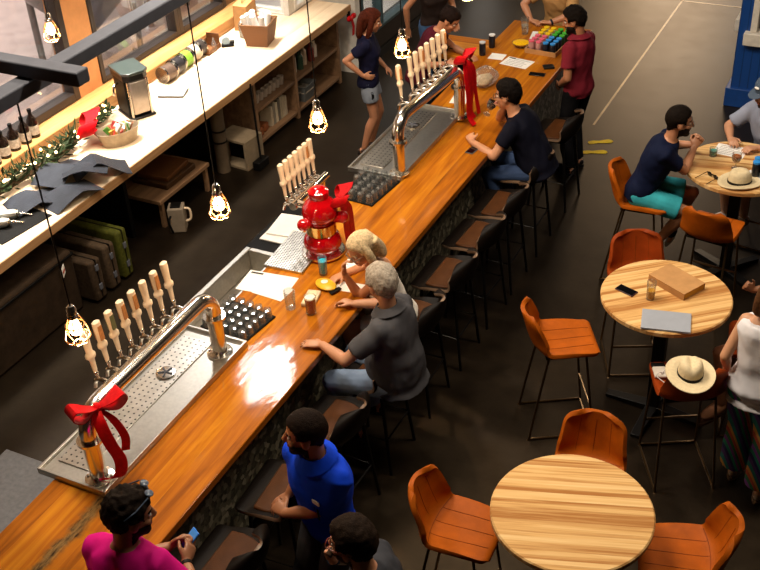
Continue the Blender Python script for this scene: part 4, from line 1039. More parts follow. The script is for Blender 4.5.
for y, lb, a in ((3.36, 'empty brown bar stool beside the pink shirt, its back to the blue shirt', 180), (3.98, 'empty brown bar stool in front of the man in the blue shirt', 184), (4.66, 'empty brown bar stool between the blue shirt and the grey haired man', 178), (5.26, 'dark bar stool under the grey haired man', 180), (5.92, 'dark bar stool under the blonde person', 182), (6.55, 'empty brown bar stool just behind the blonde person', 180), (7.16, 'empty brown bar stool halfway between blonde person and drinking man', 177), (7.70, 'empty brown bar stool next to the drinking man, on his near side', 180), (8.36, 'dark bar stool under the drinking man in navy', 180), (9.22, 'dark bar stool behind the legs of the man in the red shirt', 178)):
    place(st, -2.92, y, a, lb, GS, us)

# ---- things on the tables
ZT = 1.0705
ph2 = phone(-1.47, 6.43, ZT, radians(70), 'dark phone on the laptop table near its left edge', pm('maroon_case', '#3a1822', .4))
drink('beer_glass', -1.29, 6.40, ZT, .034, .15, '#d9961a', .5, 'half full glass of pale beer on the laptop table')
lp = thing('laptop', 'closed silver laptop on the round table', 'laptop', (-1.12, 6.17, ZT), radians(12))
MB().box(-.165, .165, -.11, .11, 0, .009).build('base', M['silver'], lp, bevel=.003)
MB().box(-.165, .165, -.11, .11, .0095, .017).build('lid', M['silver'], lp, bevel=.003)
cbx = thing('cardboard_box', 'flat brown cardboard box on the laptop table, open at one end', 'box', (-1.17, 6.64, ZT), radians(-28))
m = MB(); m.box(-.16, .17, -.11, .11, 0, .004); m.box(-.16, .17, -.11, .11, .05, .054); m.box(-.16, .17, -.11, -.106, .004, .05); m.box(-.16, .17, .106, .11, .004, .05); m.box(-.16, -.156, -.106, .106, .004, .05)
m.build('sleeve', M['paper_board'], cbx, smooth=0)
MB().box(.155, .168, -.1, .1, .005, .049).build('end_flap', pm('gold_card', '#b98a35', .6), cbx)
def hat(x, y, z, rz, label, brim=.165):
    t_ = thing('straw_hat', label, 'hat', (x, y, z), rz)
    m = MB(); rings = []
    prof = [(.0825, .012), (.0835, .03), (.082, .06), (.077, .09), (.066, .112), (.045, .122), (.02, .116), (.002, .112)]
    n = 36
    def P(r, zz, a, lift=0):
        x_, y_ = r * 1.16 * cos(a), r * .96 * sin(a); return V((x_, y_, zz + lift))
    outer = []
    for r, zz in [(brim * .985, .004), (brim, .007), (brim * .99, .011), (.12, .008), (.0835, .012)] + prof[1:]:
        ring = []
        for k in range(n):
            a = 2 * pi * k / n
            lift = .018 * (sin(a) ** 2) * max(0, (r - .09) / (brim - .09)) if r > .09 else 0
            q = P(r, zz, a, lift)
            if zz > .05:
                tt = (zz - .05) / .07
                q.y *= 1 - .38 * tt * max(0, cos(a)) ** 2   # front pinch
                q.z -= .022 * tt * math.exp(-(q.y / .022) ** 2)
            ring.append(q)
        outer.append(ring)
    m.loft(outer); m.build('body', M['straw'], t_, smooth=60)
    MB().loft([[P(r, zz, 2 * pi * k / n) for k in range(n)] for r, zz in ((.0835, .013), (.0862, .013), (.086, .034), (.0835, .034))], closed=True).build('band', M['hat_band'], t_)
    return t_
hat(-.84, 5.68, 1.062, radians(110), 'straw hat with narrow brown band resting on the chair back')
hat(-1.05, 8.27, ZT, radians(30), 'straw hat with black band lying on the table of the seated men', .155)
sgl = thing('sunglasses', 'clear framed sunglasses hooked beside the hat on the chair', 'glasses', (-1.06, 5.94, .79), radians(60))
for s in (-1, 1):
    MB().tube([(s * .034 + .027 * cos(k * pi / 8), .0, .024 + .022 * sin(k * pi / 8)) for k in range(16)], .0035, 6, closed=True).build('rim', pm('pale_frame', '#cfcac5', .3), sgl)
    MB().tube([(s * .062, 0, .03), (s * .064, -.13, .02)], .003, 6).build('temple', pm('pale_frame', '#cfcac5', .3), sgl)
MB().box(-.008, .008, -.002, .002, .026, .03).build('bridge', pm('pale_frame', '#cfcac5', .3), sgl)
pc_ = thing('pouch', 'small white and dark pouch on the chair seat by the hat', 'pouch', (-1.09, 5.98, .787), radians(25))
MB().box(-.045, .045, -.075, .075, 0, .02).build('body', pm('off_white_pouch', '#c9c0b4', .6), pc_, bevel=.008)
MB().box(-.046, .046, .03, .076, .003, .0205).build('flap', M['black'], pc_, bevel=.003)
sheet(-1.23, 8.80, radians(-4), .26, .20, 'printed white sheet on the table between the seated men', ZT, 6)
sheet(-.94, 8.42, radians(-20), .2, .14, 'white sheet under the blue topped cans at the photo edge', ZT, 0)
sg2 = thing('sunglasses', 'black sunglasses on the table left of the straw hat', 'glasses', (-1.27, 8.28, ZT), radians(-35))
for s in (-1, 1):
    MB().ell((s * .034, 0, .02), (.03, .006, .02)).build('lens', M['phone_black'], sg2)
    MB().tube([(s * .062, 0, .03), (s * .064, -.13, .008)], .003, 6).build('temple', M['black'], sg2)
MB().box(-.01, .01, -.003, .003, .024, .03).build('bridge', M['black'], sg2)
gob = thing('goblet', 'stemmed glass of amber beer on the table of the seated men', 'glass', (-1.13, 8.50, ZT))
MB().lathe([(.001, 0), (.034, 0), (.034, .004), (.006, .008), (.005, .055), (.028, .068), (.043, .10), (.038, .145), (.035, .145), (.04, .10), (.026, .072), (.001, .066)], 22).build('glass', M['glass'], gob)
MB().lathe([(.001, .069), (.025, .074), (.038, .10), (.036, .12), (.001, .12)], 22).build('liquid', pm('amber_beer', '#a8560f', .1), gob)
drink('tumbler', -1.35, 8.66, ZT, .036, .075, '#4fa39a', .7, 'low tumbler of teal drink on the table corner of the sheet')
for i in range(2):
    for j in range(2):
        t_ = thing('drink_can', 'can with blue top in the cluster at the right photo edge', 'can', (-.955 + i * .07, 8.42 + j * .07, ZT + .0018), 0, 'blue topped cans on the far table')
        MB().lathe([(.001, 0), (.026, 0), (.032, .01), (.032, .115), (.028, .125), (.001, .125)], 16).build('can_body', pm('dark_can', '#20232c', .3, .4), t_)
        MB().lathe([(.001, .125), (.031, .124), (.032, .14), (.001, .143)], 16).build('lid', pm('lid_blue', '#2f8ede', .4), t_)

# ================================================================== BLUE KIOSK
t = NT('blue_beadboard'); c = t.coord(); sp = t.n('ShaderNodeSeparateXYZ'); t.l(c, sp.inputs[0])
fr = t.math('FRACT', t.math('MULTIPLY', t.math('ADD', sp.outputs[0], sp.outputs[1]), 11))
gro = t.math('LESS_THAN', fr, .09)
t.set(Base_Color=t.mix(gro, '#124288', '#0d3164'), Roughness=.4); t.bump(t.math('SUBTRACT', 1, gro), .6, .006); M['blue'] = t.m
kx, ky = -1.78, 11.98
kk = thing('kiosk', 'blue painted wooden kiosk with white window trim', 'kiosk', (kx, ky, 0), radians(0))
m = MB()
m.box(0, .17, 0, .1, 0, 3.0); m.box(.17, 1.9, 0, .1, 0, .76); m.box(.17, 1.9, 0, .1, 2.3, 3.0); m.box(1.9, 2.2, 0, .1, 0, 3.0)
m.box(0, .1, .1, .4, 0, 3.0); m.box(0, .1, .4, 2.3, 0, .76); m.box(0, .1, .4, 2.3, 2.3, 3.0); m.box(0, .1, 2.3, 2.6, 0, 3.0); m.box(2.1, 2.2, .1, 2.6, 0, 3.0); m.box(.1, 2.1, 2.5, 2.6, 0, 3.0)
m.build('wall_panel', M['blue'], kk)
MB().box(-.045, 2.245, -.045, 2.64, 0, .22).build('plinth', pm('blue_plinth', '#124288', .4), kk, bevel=.006)
wt = pm('cream_trim', '#d9d1c4', .5)
MB().box(.075, 1.97, -.09, .12, .76, .9).build('window_sill', wt, kk, bevel=.008)
MB().box(-.09, .12, .3, 2.4, .76, .9).build('window_sill', wt, kk, bevel=.008)
for a in (.13, 1.87): MB().box(a, a + .07, -.03, .12, .9, 2.35).build('window_trim', wt, kk, bevel=.005)
for a in (.36, 2.27): MB().box(-.03, .12, a, a + .07, .9, 2.35).build('window_trim', wt, kk, bevel=.005)
MB().box(.13, 1.94, -.03, .12, 2.3, 2.4).build('window_trim', wt, kk, bevel=.005)
MB().box(.2, 1.87, .04, .048, .9, 2.3).build('pane', M['glass_win'], kk, smooth=0)
MB().box(.1, 2.1, 1.2, 2.5, 0, 1.0).build('inner_counter', M['brown_wood'], kk)
MB().box(0, 2.2, -.1, 2.7, 3.0, 3.08).build('roof', pm('blue_plinth', '#124288', .4), kk)
# ================================================================== PEOPLE
def remesh(mb_, name, mats, voxel, smooth_it=4, fac=.5):
    me = bpy.data.meshes.new(name); me.from_pydata(mb_.v, [], mb_.f)
    bm = bmesh.new(); bm.from_mesh(me); bmesh.ops.recalc_face_normals(bm, faces=bm.faces); bm.to_mesh(me); bm.free()
    ob = bpy.data.objects.new('tmp', me); COL.objects.link(ob)
    r = ob.modifiers.new('r', 'REMESH'); r.mode = 'VOXEL'; r.voxel_size = voxel; r.use_smooth_shade = True
    s = ob.modifiers.new('s', 'SMOOTH'); s.factor = fac; s.iterations = smooth_it
    dg = bpy.context.evaluated_depsgraph_get(); out = bpy.data.meshes.new_from_object(ob.evaluated_get(dg)); out.name = name
    bpy.data.objects.remove(ob)
    out.materials.clear()
    for m in mats: out.materials.append(m)
    return out

def wrinkle(me, fn):
    n = len(me.vertices); co = np.empty(n * 3); no = np.empty(n * 3)
    me.vertices.foreach_get('co', co); me.vertices.foreach_get('normal', no)
    co = co.reshape(-1, 3); no = no.reshape(-1, 3)
    amt = np.array([fn(V(c)) for c in co])
    me.vertices.foreach_set('co', (co + no * amt[:, None]).ravel()); me.update()

def ik(a, t, l1, l2, pole):
    d = t - a; L = max(min(d.length, (l1 + l2) * .999), abs(l1 - l2) + .01); dn = d.normalized()
    x = (l1 * l1 - l2 * l2 + L * L) / (2 * L); h = sqrt(max(l1 * l1 - x * x, 0))
    p = V(pole) - dn * V(pole).dot(dn)
    if p.length < 1e-4: p = V((0, 0, -1))
    p.normalize(); return a + dn * x + p * h, a + dn * L

def rot_to(fwd, up):
    """matrix whose columns are left(x), forward(y), up(z)... x = forward x up is RIGHT, so x=left is negative"""
    f = fwd.normalized(); r = f.cross(up).normalized(); u = r.cross(f)
    return Matrix(((r.x, f.x, u.x), (r.y, f.y, u.y), (r.z, f.z, u.z)))

def add_hand(m, w, d, nrm, side, s, curl=.35, spread=.12, thumb=.5):
    """w wrist, d finger direction, nrm palm normal (out of the palm), side +1 = thumb lies along +lat"""
    d = d.normalized(); nrm = (nrm - d * nrm.dot(d)).normalized(); lat = d.cross(nrm) * side
    def ring(o, hw, ht): return [o + lat * hw * cos(2 * pi * k / 12) + nrm * ht * sin(2 * pi * k / 12) for k in range(12)]
    m.loft([ring(w - d * .02 * s, .024 * s, .018 * s), ring(w + d * .015 * s, .030 * s, .018 * s), ring(w + d * .05 * s, .040 * s, .017 * s), ring(w + d * .088 * s, .042 * s, .014 * s), ring(w + d * .098 * s, .036 * s, .009 * s)])
    for i, (o, L, r) in enumerate(((.031, .070, .0088), (.0105, .080, .0092), (-.0105, .074, .0088), (-.031, .058, .0078))):
        base = w + d * .082 * s + lat * o * s; a = 0; p = base; dd = (d + lat * (o / .031) * spread).normalized()
        for q, f in enumerate((.46, .31, .23)):
            a += curl * (1.0 if q else .8)
            dr = dd * cos(a) + nrm * sin(a); e = p + dr * L * f * s
            m.cap(p, e, r * s * (1 - .1 * q), r * s * (.92 - .1 * q), 8); p = e
    b = w + d * .025 * s + lat * .028 * s; dr = (d * .7 + lat * .75 + nrm * .25).normalized(); e = b + dr * .045 * s
    m.cap(b, e, .0135 * s, .011 * s, 8); dr2 = (d * .9 + lat * (.5 - thumb) + nrm * (.2 + thumb * .4)).normalized(); m.cap(e, e + dr2 * .036 * s, .0108 * s, .0085 * s, 8)

def person(label, P, face, s=1.0, lean=(0, 0), twist=0, side=0, head=(0, 0, 0), arms=None, legs=None, skin='#b9805e', fem=False,
           hair=('short', '#2a1c14'), beard=None, glasses=None, shirt=None, pants=None, shoes=None, extra=None, vox=.0075, legs_skin=True, belly=0., seated=False):
    """P pelvis centre (world). face: heading in degrees. lean: forward degrees of lower/upper spine. head: yaw, pitch(down +), roll."""
    P = V(P); root = thing('person', label, 'person', (P.x, P.y, 0)); O = V((P.x, P.y, 0))
    Z = V((0, 0, 1))
    def hv(a): a = radians(a); return V((cos(a), sin(a), 0))
    F0 = hv(face); L0 = Z.cross(F0); F1 = hv(face + twist); L1 = Z.cross(F1)
    k = .90 if fem else 1.0
    def spine_dir(F, L, dg): return (Z * cos(radians(dg)) + F * sin(radians(dg)) + L * sin(radians(side))).normalized()
    U0 = spine_dir(F0, L0, lean[0]); U1 = spine_dir(F1, L1, lean[1])
    waist = P + U0 * .21 * s; nb = waist + U1 * .325 * s
    def sp(t):
        if t < 0: return P + U0 * t * .535 * s
        a = P.lerp(waist, t); b = waist.lerp(nb, t); return a.lerp(b, t)
    def spU(t): return (U0 * (1 - t) + U1 * t).normalized()
    def spL(t):
        l = (L0 * (1 - t) + L1 * t).normalized(); u = spU(t); return (l - u * l.dot(u)).normalized()
    def ring(t, hw, hd, off=0, n=24):
        c = sp(t); l = spL(t); u = spU(t); f = l.cross(u)
        pw = .82
        def sg(x): return (abs(x) ** pw) * (1 if x > 0 else -1)
        return [c + l * hw * s * sg(cos(2 * pi * i / n)) + f * (hd * s * sg(sin(2 * pi * i / n)) + off * s) for i in range(n)]
    tor = [(-.20, .06, .05, 0), (-.16, .12, .085, -.005), (-.06, .162, .108, -.008), (.05, .163, .108, 0), (.22, .142 * (k + .02), .098, .006), (.36, .142 * k, .10, .008), (.52, .158 * k, .112, .008), (.68, .174 * k, .115, .004), (.80, .182 * k, .106, -.004), (.90, .145 * k, .085, -.008), (.96, .085, .068, -.006), (.99, .06, .055, -.004), (1.0, .056, .05, 0)]
    if fem: tor[2] = (-.06, .172, .11, -.01); tor[3] = (.05, .165, .105, 0); tor[4] = (.22, .125, .09, .004); tor[6] = (.52, .142, .102, .012); tor[7] = (.64, .15, .118, .018)
    if belly: tor[3] = (.05, .175, .115 + belly * .6, belly * .4); tor[4] = (.22, .165, .11 + belly, belly * .6); tor[5] = (.36, .16, .11 + belly * .8, belly * .4)
    body = MB(); body.loft([ring(*q) for q in tor])
    # neck + head
    nk = (U1 * .8 + Z * .5).normalized()
    HY = hv(face + twist + head[0])
    hf = (HY * cos(radians(head[1])) - Z * sin(radians(head[1]))).normalized()
    hu0 = (Z * cos(radians(head[1])) + HY * sin(radians(head[1])))
    hl = hu0.cross(hf); hu = (hu0 * cos(radians(head[2])) + hl * sin(radians(head[2]))).normalized()
    Hm = rot_to(hf, hu)          # local x = right, y = forward, z = up
    hs = s * (1.06 if fem else 1.08)
    hc = nb + nk * .045 * s + hu * .100 * hs + hf * .03 * s
    H = lambda x, y, z: hc + Hm @ (V((x, y, z)) * hs)
    body.cap(nb - nk * .04 * s, H(0, -.03, -.06), (.052 if fem else .06) * s, (.048 if fem else .055) * s)
    HE = lambda c, r: body.ell(H(*c), tuple(q * hs for q in r), Hm, 18, 12)
    HE((0, -.015, .03), (.074, .095, .092)); HE((0, .018, -.038), (.059, .070, .076)); HE((0, .058, -.094), (.027, .026, .02))
    HE((0, .062, .024), (.05, .022, .014)); HE((-.035, .055, -.028), (.024, .022, .02)); HE((.035, .055, -.028), (.024, .022, .02))
    body.tube([H(0, .078, .018), H(0, .096, -.012), H(0, .102, -.028)], [.009 * hs, .011 * hs, .0155 * hs], 10)
    body.ell(H(0, .094, -.030), (.017 * hs, .016 * hs, .011 * hs), Hm, 10, 7)
    HE((0, .083, -.062), (.024, .011, .0085))
    for a in (-1, 1): HE((a * .074, -.008, -.012), (.010, .021, .032))
    # arms
    jo = {}
    UA, FA = .285 * s, .26 * s
    for sd in ('L', 'R'):
        sg = 1 if sd == 'L' else -1
        l = spL(.9); sh = sp(.86) + l * sg * (.172 * k) * s
        A = (arms or {}).get(sd)
        if A is None: A = dict(h=tuple(P + L0 * sg * .27 * s + F0 * .05 * s - Z * .02 * s))
        pole = V(A.get('pole', tuple(-F0 * .6 + l * sg * .5 - Z)))
        el, wr = ik(sh, V(A['h']), UA, FA, pole)
        jo[sd] = (sh, el, wr)
        r = .9 if fem else 1.0
        body.ell(sh - l * sg * .012 * s, (.051 * r * s, .051 * r * s, .051 * r * s))
        body.cap(sh, el, .047 * r * s, .041 * r * s)
        mid = el.lerp(wr, .3); body.tube([el, mid, wr], [.040 * r * s, .043 * r * s, .027 * r * s], 14); body.ell(el, .041 * r * s)
        hd = V(A['dir']) if 'dir' in A else (wr - el); nrm = V(A.get('n', (0, 0, -1)))
        body.cap(wr - (wr - el).normalized() * .03, wr, .028 * r * s, .026 * r * s, 10)
        lat = hd.normalized().cross((nrm - hd.normalized() * nrm.dot(hd.normalized())).normalized())
        # thumb side: with palm down and fingers forward, the left thumb points right
        inward = -sg
        want = hd.normalized().cross(nrm.normalized())   # = right-hand side when palm down? handled by sign below
        add_hand(body, wr, hd, nrm, -sg, s * (.92 if fem else 1.0), A.get('curl', .35), thumb=A.get('thumb', .4))
    # legs
    TH, SH = .43 * s, .42 * s
    lj = {}
    for sd in ('L', 'R'):
        sg = 1 if sd == 'L' else -1
        hip = sp(-.06) + L0 * sg * .088 * s
        A = (legs or {}).get(sd) or dict(f=tuple(V((P.x, P.y, .085)) + L0 * sg * .11 * s))
        kn, an = ik(hip, V(A['f']), TH, SH, V(A.get('pole', tuple(F0))))
        lj[sd] = (hip, kn, an)
        if legs_skin:
            body.cap(hip, kn, .082 * s, .054 * s); mid = kn.lerp(an, .3); fb = V(A.get('toe', tuple(F0)))
            body.tube([kn, mid - F0 * .012, an], [.053 * s, .058 * s, .034 * s], 14); body.ell(kn, .054 * s)
            toe = fb.normalized()
            body.cap(an - Z * .035 * s - toe * .03 * s, an - Z * .055 * s + toe * .13 * s, .036 * s, .026 * s)
    body.v = [q - O for q in body.v]
    skm = pm('skin_' + skin, skin, .45, 0, .05, 20, Subsurface_Weight=.0)
    hcol = hair[1] if hair else '#2a1c14'
    lipm = pm('lip_' + skin, '#8e4a3e', .4); brow = pm('brow_' + hcol, hcol, .7)
    me = remesh(body, 'body', [skm, lipm, brow], vox)
    Hi = Hm.inverted(); hcl = hc - O
    loc = lambda p: (Hi @ (p - hcl)) / hs
    npoly = len(me.polygons); ctr = np.empty(npoly * 3); me.polygons.foreach_get('center', ctr); ctr = ctr.reshape(-1, 3)
    Q = ((ctr - np.array(hcl)) @ np.array(Hi).T) / hs; near = np.linalg.norm(ctr - np.array(hcl), axis=1) < .2
    ax = np.abs(Q[:, 0]); mi = np.zeros(npoly, dtype=np.int32)
    mi[near & (Q[:, 1] > .055) & (ax > .012) & (ax < .05) & (Q[:, 2] > .021) & (Q[:, 2] < .031)] = 2
    mi[near & (Q[:, 1] > .076) & (ax < .024) & (Q[:, 2] > -.072) & (Q[:, 2] < -.053)] = 1
    me.polygons.foreach_set('material_index', mi); me.polygons.foreach_set('use_smooth', [True] * npoly)
    bo_ = link('body', me, root)
    # eyes
    for a in (-1, 1):
        e = MB(); e.ell(H(a * .031, .0655, .004) - O, (.0125 * hs, .0125 * hs, .0095 * hs), Hm, 12, 8)
        eo = e.mesh('eye', [pm('eye_white', '#dcd5cb', .2), pm('iris', '#2b1c12', .1)])
        ec = [loc(f.center) for f in eo.polygons]
        eo.polygons.foreach_set('material_index', [1 if (q.x - a * .031) ** 2 + (q.z - .004) ** 2 < 3.2e-5 and q.y > .066 else 0 for q in ec])
        link('eye', eo, root)
    def shell(pred, off, name, mat, rough=0.):
        bm = bmesh.new(); bm.from_mesh(me); bm.faces.ensure_lookup_table()
        dele = [f for f in bm.faces if not (near[f.index] and pred(V(Q[f.index])))]
        bmesh.ops.delete(bm, geom=dele, context='FACES')
        if not bm.verts: bm.free(); return
        bm.normal_update(); bd = {v_ for e in bm.edges if e.is_boundary for v_ in e.verts}
        lv = {v_: 0 for v_ in bd}; fr = list(bd); dep = 0
        while fr and dep < 4:
            dep += 1; nx = []
            for v_ in fr:
                for e in v_.link_edges:
                    o_ = e.other_vert(v_)
                    if o_ not in lv: lv[o_] = dep; nx.append(o_)
            fr = nx
        mv = {}
        for v_ in bm.verts:
            t_ = min(1, lv.get(v_, 4) / 3); n_ = mnoise.noise(v_.co * 55) * rough + mnoise.noise(v_.co * 22) * rough
            mv[v_] = v_.co + v_.normal * (.0015 + (off + n_) * (t_ ** .6))
        for v_, c_ in mv.items(): v_.co = c_
        o2 = bpy.data.meshes.new(name); bm.to_mesh(o2); bm.free()
        o2.materials.clear(); o2.materials.append(mat)
        o2.polygons.foreach_set('material_index', [0] * len(o2.polygons)); o2.polygons.foreach_set('use_smooth', [True] * len(o2.polygons))
        return link(name, o2, root)
    hm = pm('hair_' + hcol, hcol, .7, 0, .35, 60, bump=.6, bscale=160, Specular_IOR_Level=.06)
    def scalp(q):
        if abs(q.x) > .066 and q.z < .012 and -.035 < q.y < .02: return False
        lim = .028 + .62 * q.y
        if q.y < -.02: lim = -.02 + .9 * (q.y + .02)
        if abs(q.x) > .05 and -.02 < q.y < .035: lim = min(lim, -.005 + .25 * abs(q.y))
        return q.z > max(lim, -.082)
    if hair:
        st_ = hair[0]
        th = {'short': .012, 'buzz': .004, 'curly': .024, 'bun': .012, 'grey': .022, 'long': .014, 'thick': .022}.get(st_, .01)
        shell(scalp, th, 'hair', hm, {'curly': .012, 'grey': .005, 'thick': .006}.get(st_, .002))
        if st_ == 'bun':
            b = MB(); b.ell(H(0, -.085, .075) - O, tuple(q * hs for q in (.042, .036, .04)), Hm); b.build('hair_bun', hm, root)
        if st_ == 'long':
            b = MB(); ln = hair[2] if len(hair) > 2 else .2
            E_ = lambda c, r: b.ell(H(*c) - O, tuple(q * hs for q in r), Hm)
            E_((0, -.03, .045), (.088, .098, .088)); E_((0, -.075, -.05), (.078, .05, .10))
            for a in (-1, 1):
                pts = [H(a * .06, -.01, .085), H(a * .085, -.008, .02), H(a * .09, -.005, -.05), H(a * .085, -.005, -.05 - ln * .5), H(a * .072, -.01, -.03 - ln)]
                b.tube([q - O for q in smooth_path(pts, 3)], [.018 * hs + .016 * hs * sin(pi * min(1, i / 11.)) for i in range(13)], 10)
            for a in (-.055, -.02, .02, .055):
                pts = [H(a, -.10, .04), H(a * 1.1, -.115, -.04), H(a * 1.15, -.105, -.04 - ln * .5), H(a, -.09, -.03 - ln)]
                b.tube([q - O for q in smooth_path(pts, 3)], [.036 * hs] * 8 + [.028 * hs, .02 * hs], 10)
            o2 = remesh(b, 'long_hair', [hm], .008, 3); link('hair_length', o2, root)
    if beard: shell(lambda q: q.z < -.03 - .25 * max(0, .05 - q.y) and q.z > -.125 and q.y > -.01 and not (abs(q.x) < .025 and -.072 < q.z < -.052 and q.y > .07) and (q.z < -.05 or abs(q.x) > .045 or (q.y > .08 and q.z < -.043)), .006 if beard[1] == 0 else beard[1], 'beard', pm('beard_' + beard[0], beard[0], .7, 0, .3, 80), .001)
    if glasses:
        g = MB(); gm = pm('glasses_' + glasses, glasses, .3)
        for a in (-1, 1):
            g.tube([H(a * .033 + .026 * cos(i * pi / 8), .094 - .3 * abs(.026 * cos(i * pi / 8)) * 0, .002 + .021 * sin(i * pi / 8)) - O for i in range(16)], .0026, 6, closed=True)
            g.tube([H(a * .058, .092, .006) - O, H(a * .078, .03, .006) - O, H(a * .078, -.03, -.004) - O], .0024, 6)
        g.tube([H(-.008, .096, .006) - O, H(.008, .096, .006) - O], .0024, 6); g.build('glasses', gm, root)
    # ---- clothing
    if shirt:
        sm_ = MB(); lo = shirt.get('hem', -.14); hi = shirt.get('top', .972); inf = shirt.get('inf', .016)
        rs = []
        for q in tor:
            if lo - .001 <= q[0] <= hi: rs.append(ring(q[0], q[1] + inf, q[2] + inf, q[3]))
        w0 = .168 if not belly else .185
        rs.insert(0, ring(lo, w0 + inf + .004, .112 + inf + belly * .6, -.004)) if rs and lo < -.06 else None
        if not shirt.get('bare'): rs.append(ring(hi + .01, .078, .068, -.004))
        sm_.loft(rs)
        sl = shirt.get('sleeve', .62)
        if sl > 0:
            for sd in ('L', 'R'):
                sh, el, wr = jo[sd]; sg = 1 if sd == 'L' else -1; r = .9 if fem else 1.0
                b0 = sp(.84) + spL(.9) * sg * .12 * k * s
                if sl <= 1:
                    e = sh.lerp(el, sl); sm_.tube([b0, sh.lerp(b0, .25) + Z * .004, sh.lerp(el, sl * .5), e], [.084 * r * s, .080 * r * s, .071 * r * s, .070 * r * s], 18); sm_.ell(sh - spL(.9) * sg * .022 * s, .074 * r * s)
                else:
                    e = el.lerp(wr, min(.97, sl - 1)); sm_.tube([b0, sh.lerp(b0, .25), sh.lerp(el, .5), el, e], [.080 * r * s, .083 * r * s, .066 * r * s, .054 * r * s, .046 * r * s], 18)
        if shirt.get('straps'):
            for sg in (-1, 1):
                l = spL(.8); f = l.cross(spU(.8))
                sm_.tube([q for q in smooth_path([sp(.72) + l * sg * .085 * s + f * .125 * s, sp(.93) + l * sg * .10 * s + f * .03 * s, sp(.93) + l * sg * .10 * s - f * .05 * s, sp(.72) + l * sg * .09 * s - f * .115 * s], 4)], .022 * s, 8)
        sm_.v = [q - O for q in sm_.v]
        for i, q in enumerate(sm_.v): pass
        cm_ = pm('cloth_' + shirt['col'], shirt['col'], shirt.get('rough', .8), 0, .10, 5, bump=.35, bscale=9)
        o2 = remesh(sm_, 'shirt', [cm_], .010, 14); o2.polygons.foreach_set('use_smooth', [True] * len(o2.polygons))
        wrinkle(o2, lambda c: mnoise.noise(c * 7) * .008 + mnoise.noise(V((c.x * 15 + c.z * 6, c.y * 15 - c.z * 5, c.z * 9))) * .009)
        sh_o = link('shirt', o2, root)
        if shirt.get('collar'):
            c_ = MB(); n = 20; r1, r2 = [], []
            for i in range(n):
                a = 2 * pi * i / n; l = spL(.97); u = spU(1); f = l.cross(u)
                b_ = sp(.975) + l * .074 * s * cos(a) + f * .068 * s * sin(a)
                r1.append(b_ + u * .040 * s - O); r2.append(b_ + (l * cos(a) + f * sin(a)) * .050 * s - u * (-.004 + .03 * max(0, sin(a))) * s - O)
            c_.loft([r2, r1, [p_ + (p_ - (sp(.965) - O)).normalized() * -.006 for p_ in r1]], cap=False); c_.build('collar', pm('cloth_' + shirt['col'], shirt['col'], .8), sh_o)
    if pants:
        pm_ = MB(); ln = pants.get('len', 2.0); inf = pants.get('inf', .014); fl = pants.get('flare', 0)
        rs = [ring(q[0], q[1] + inf * .6, q[2] + inf * .6, q[3]) for q in tor if q[0] <= .1]
        pm_.loft(rs + [ring(.13, .16, .108, 0)])
        for sd in ('L', 'R'):
            hip, kn, an = lj[sd]; fr = .075 + inf
            if ln <= 1:
                e = hip.lerp(kn, ln); pm_.tube([hip + (hip - kn).normalized() * .03, hip.lerp(kn, ln * .5), e], [(.082 + inf) * s, (.078 + inf + fl * .5) * s, (.066 + inf + fl) * s], 18); pm_.ell(hip, (.085 + inf) * s)
            else:
                e = kn.lerp(an, ln - 1); pm_.ell(hip, (.085 + inf) * s); pm_.cap(hip, kn, (.084 + inf) * s, (.058 + inf) * s)
                pm_.tube([kn, kn.lerp(e, .5), e], [(.057 + inf) * s, (.054 + inf + fl * .5) * s, (.046 + inf + fl) * s], 16)
        pm_.v = [q - O for q in pm_.v]
        mt = pants.get('mat') or pm('pants_' + pants['col'], pants['col'], .85, 0, .16, 7, bump=.35, bscale=12)
        o2 = remesh(pm_, pants.get('name', 'trousers'), [mt], .009, 4); o2.polygons.foreach_set('use_smooth', [True] * len(o2.polygons))
        wrinkle(o2, lambda c: mnoise.noise(c * 9) * .006)
        link(pants.get('name', 'trousers'), o2, root)
    if shoes:
        for sd in ('L', 'R'):
            hip, kn, an = lj[sd]; A = (legs or {}).get(sd) or {}; toe = V(A.get('toe', tuple(F0))).normalized(); R = rot_to(toe, Z)
            c_ = an - Z * .045 * s + toe * .055 * s - O
            m = MB(); m.ell(c_ + Z * .01, (.046 * s, .135 * s, .042 * s), R, 16, 10)
            for p_ in m.v: p_.z = max(p_.z, c_.z - .02)
            so = m.build('shoe', pm('shoe_' + shoes[0], shoes[0], .6), root)
            m = MB(); m.loft([[c_ + R @ V((.047 * s * cos(2 * pi * i / 20), .138 * s * sin(2 * pi * i / 20), 0)) + Z * zz for i in range(20)] for zz in (-.036, -.014)])
            m.build('sole', pm('sole_' + shoes[1], shoes[1], .6), so)
    if extra: extra(root, dict(H=lambda x, y, z: H(x, y, z) - O, Hm=Hm, O=O, jo=jo, lj=lj, sp=lambda t: sp(t) - O, spL=spL, spU=spU, hs=hs, s=s))
    return root
def watch(sd, col, r=.031):
    def f(root, J):
        sh, el, wr = J['jo'][sd]; d = (wr - el).normalized(); c = wr - d * .015 - J['O']
        MB().tube([c - d * .011, c + d * .011], [r * J['s'] * 1.05] * 2, 16).build('wristband', pm('band_' + col, col, .5), root)
    return f
def multi(*fs):
    def f(root, J):
        for q in fs: q(root, J)
    return f
def seat_legs(P, face, spread=.13, fwd=.40, foot_fwd=.30, fz=.36, splay=8):
    a = radians(face); F = V((cos(a), sin(a), 0)); L = V((-sin(a), cos(a), 0)); P = V((P[0], P[1], 0)); r = {}
    for sd, sg in (('L', 1), ('R', -1)):
        r[sd] = dict(f=tuple(P + F * foot_fwd + L * sg * spread + V((0, 0, fz))), pole=tuple(F + V((0, 0, .9)) + L * sg * .15))
    return r
DK = '#17161a'
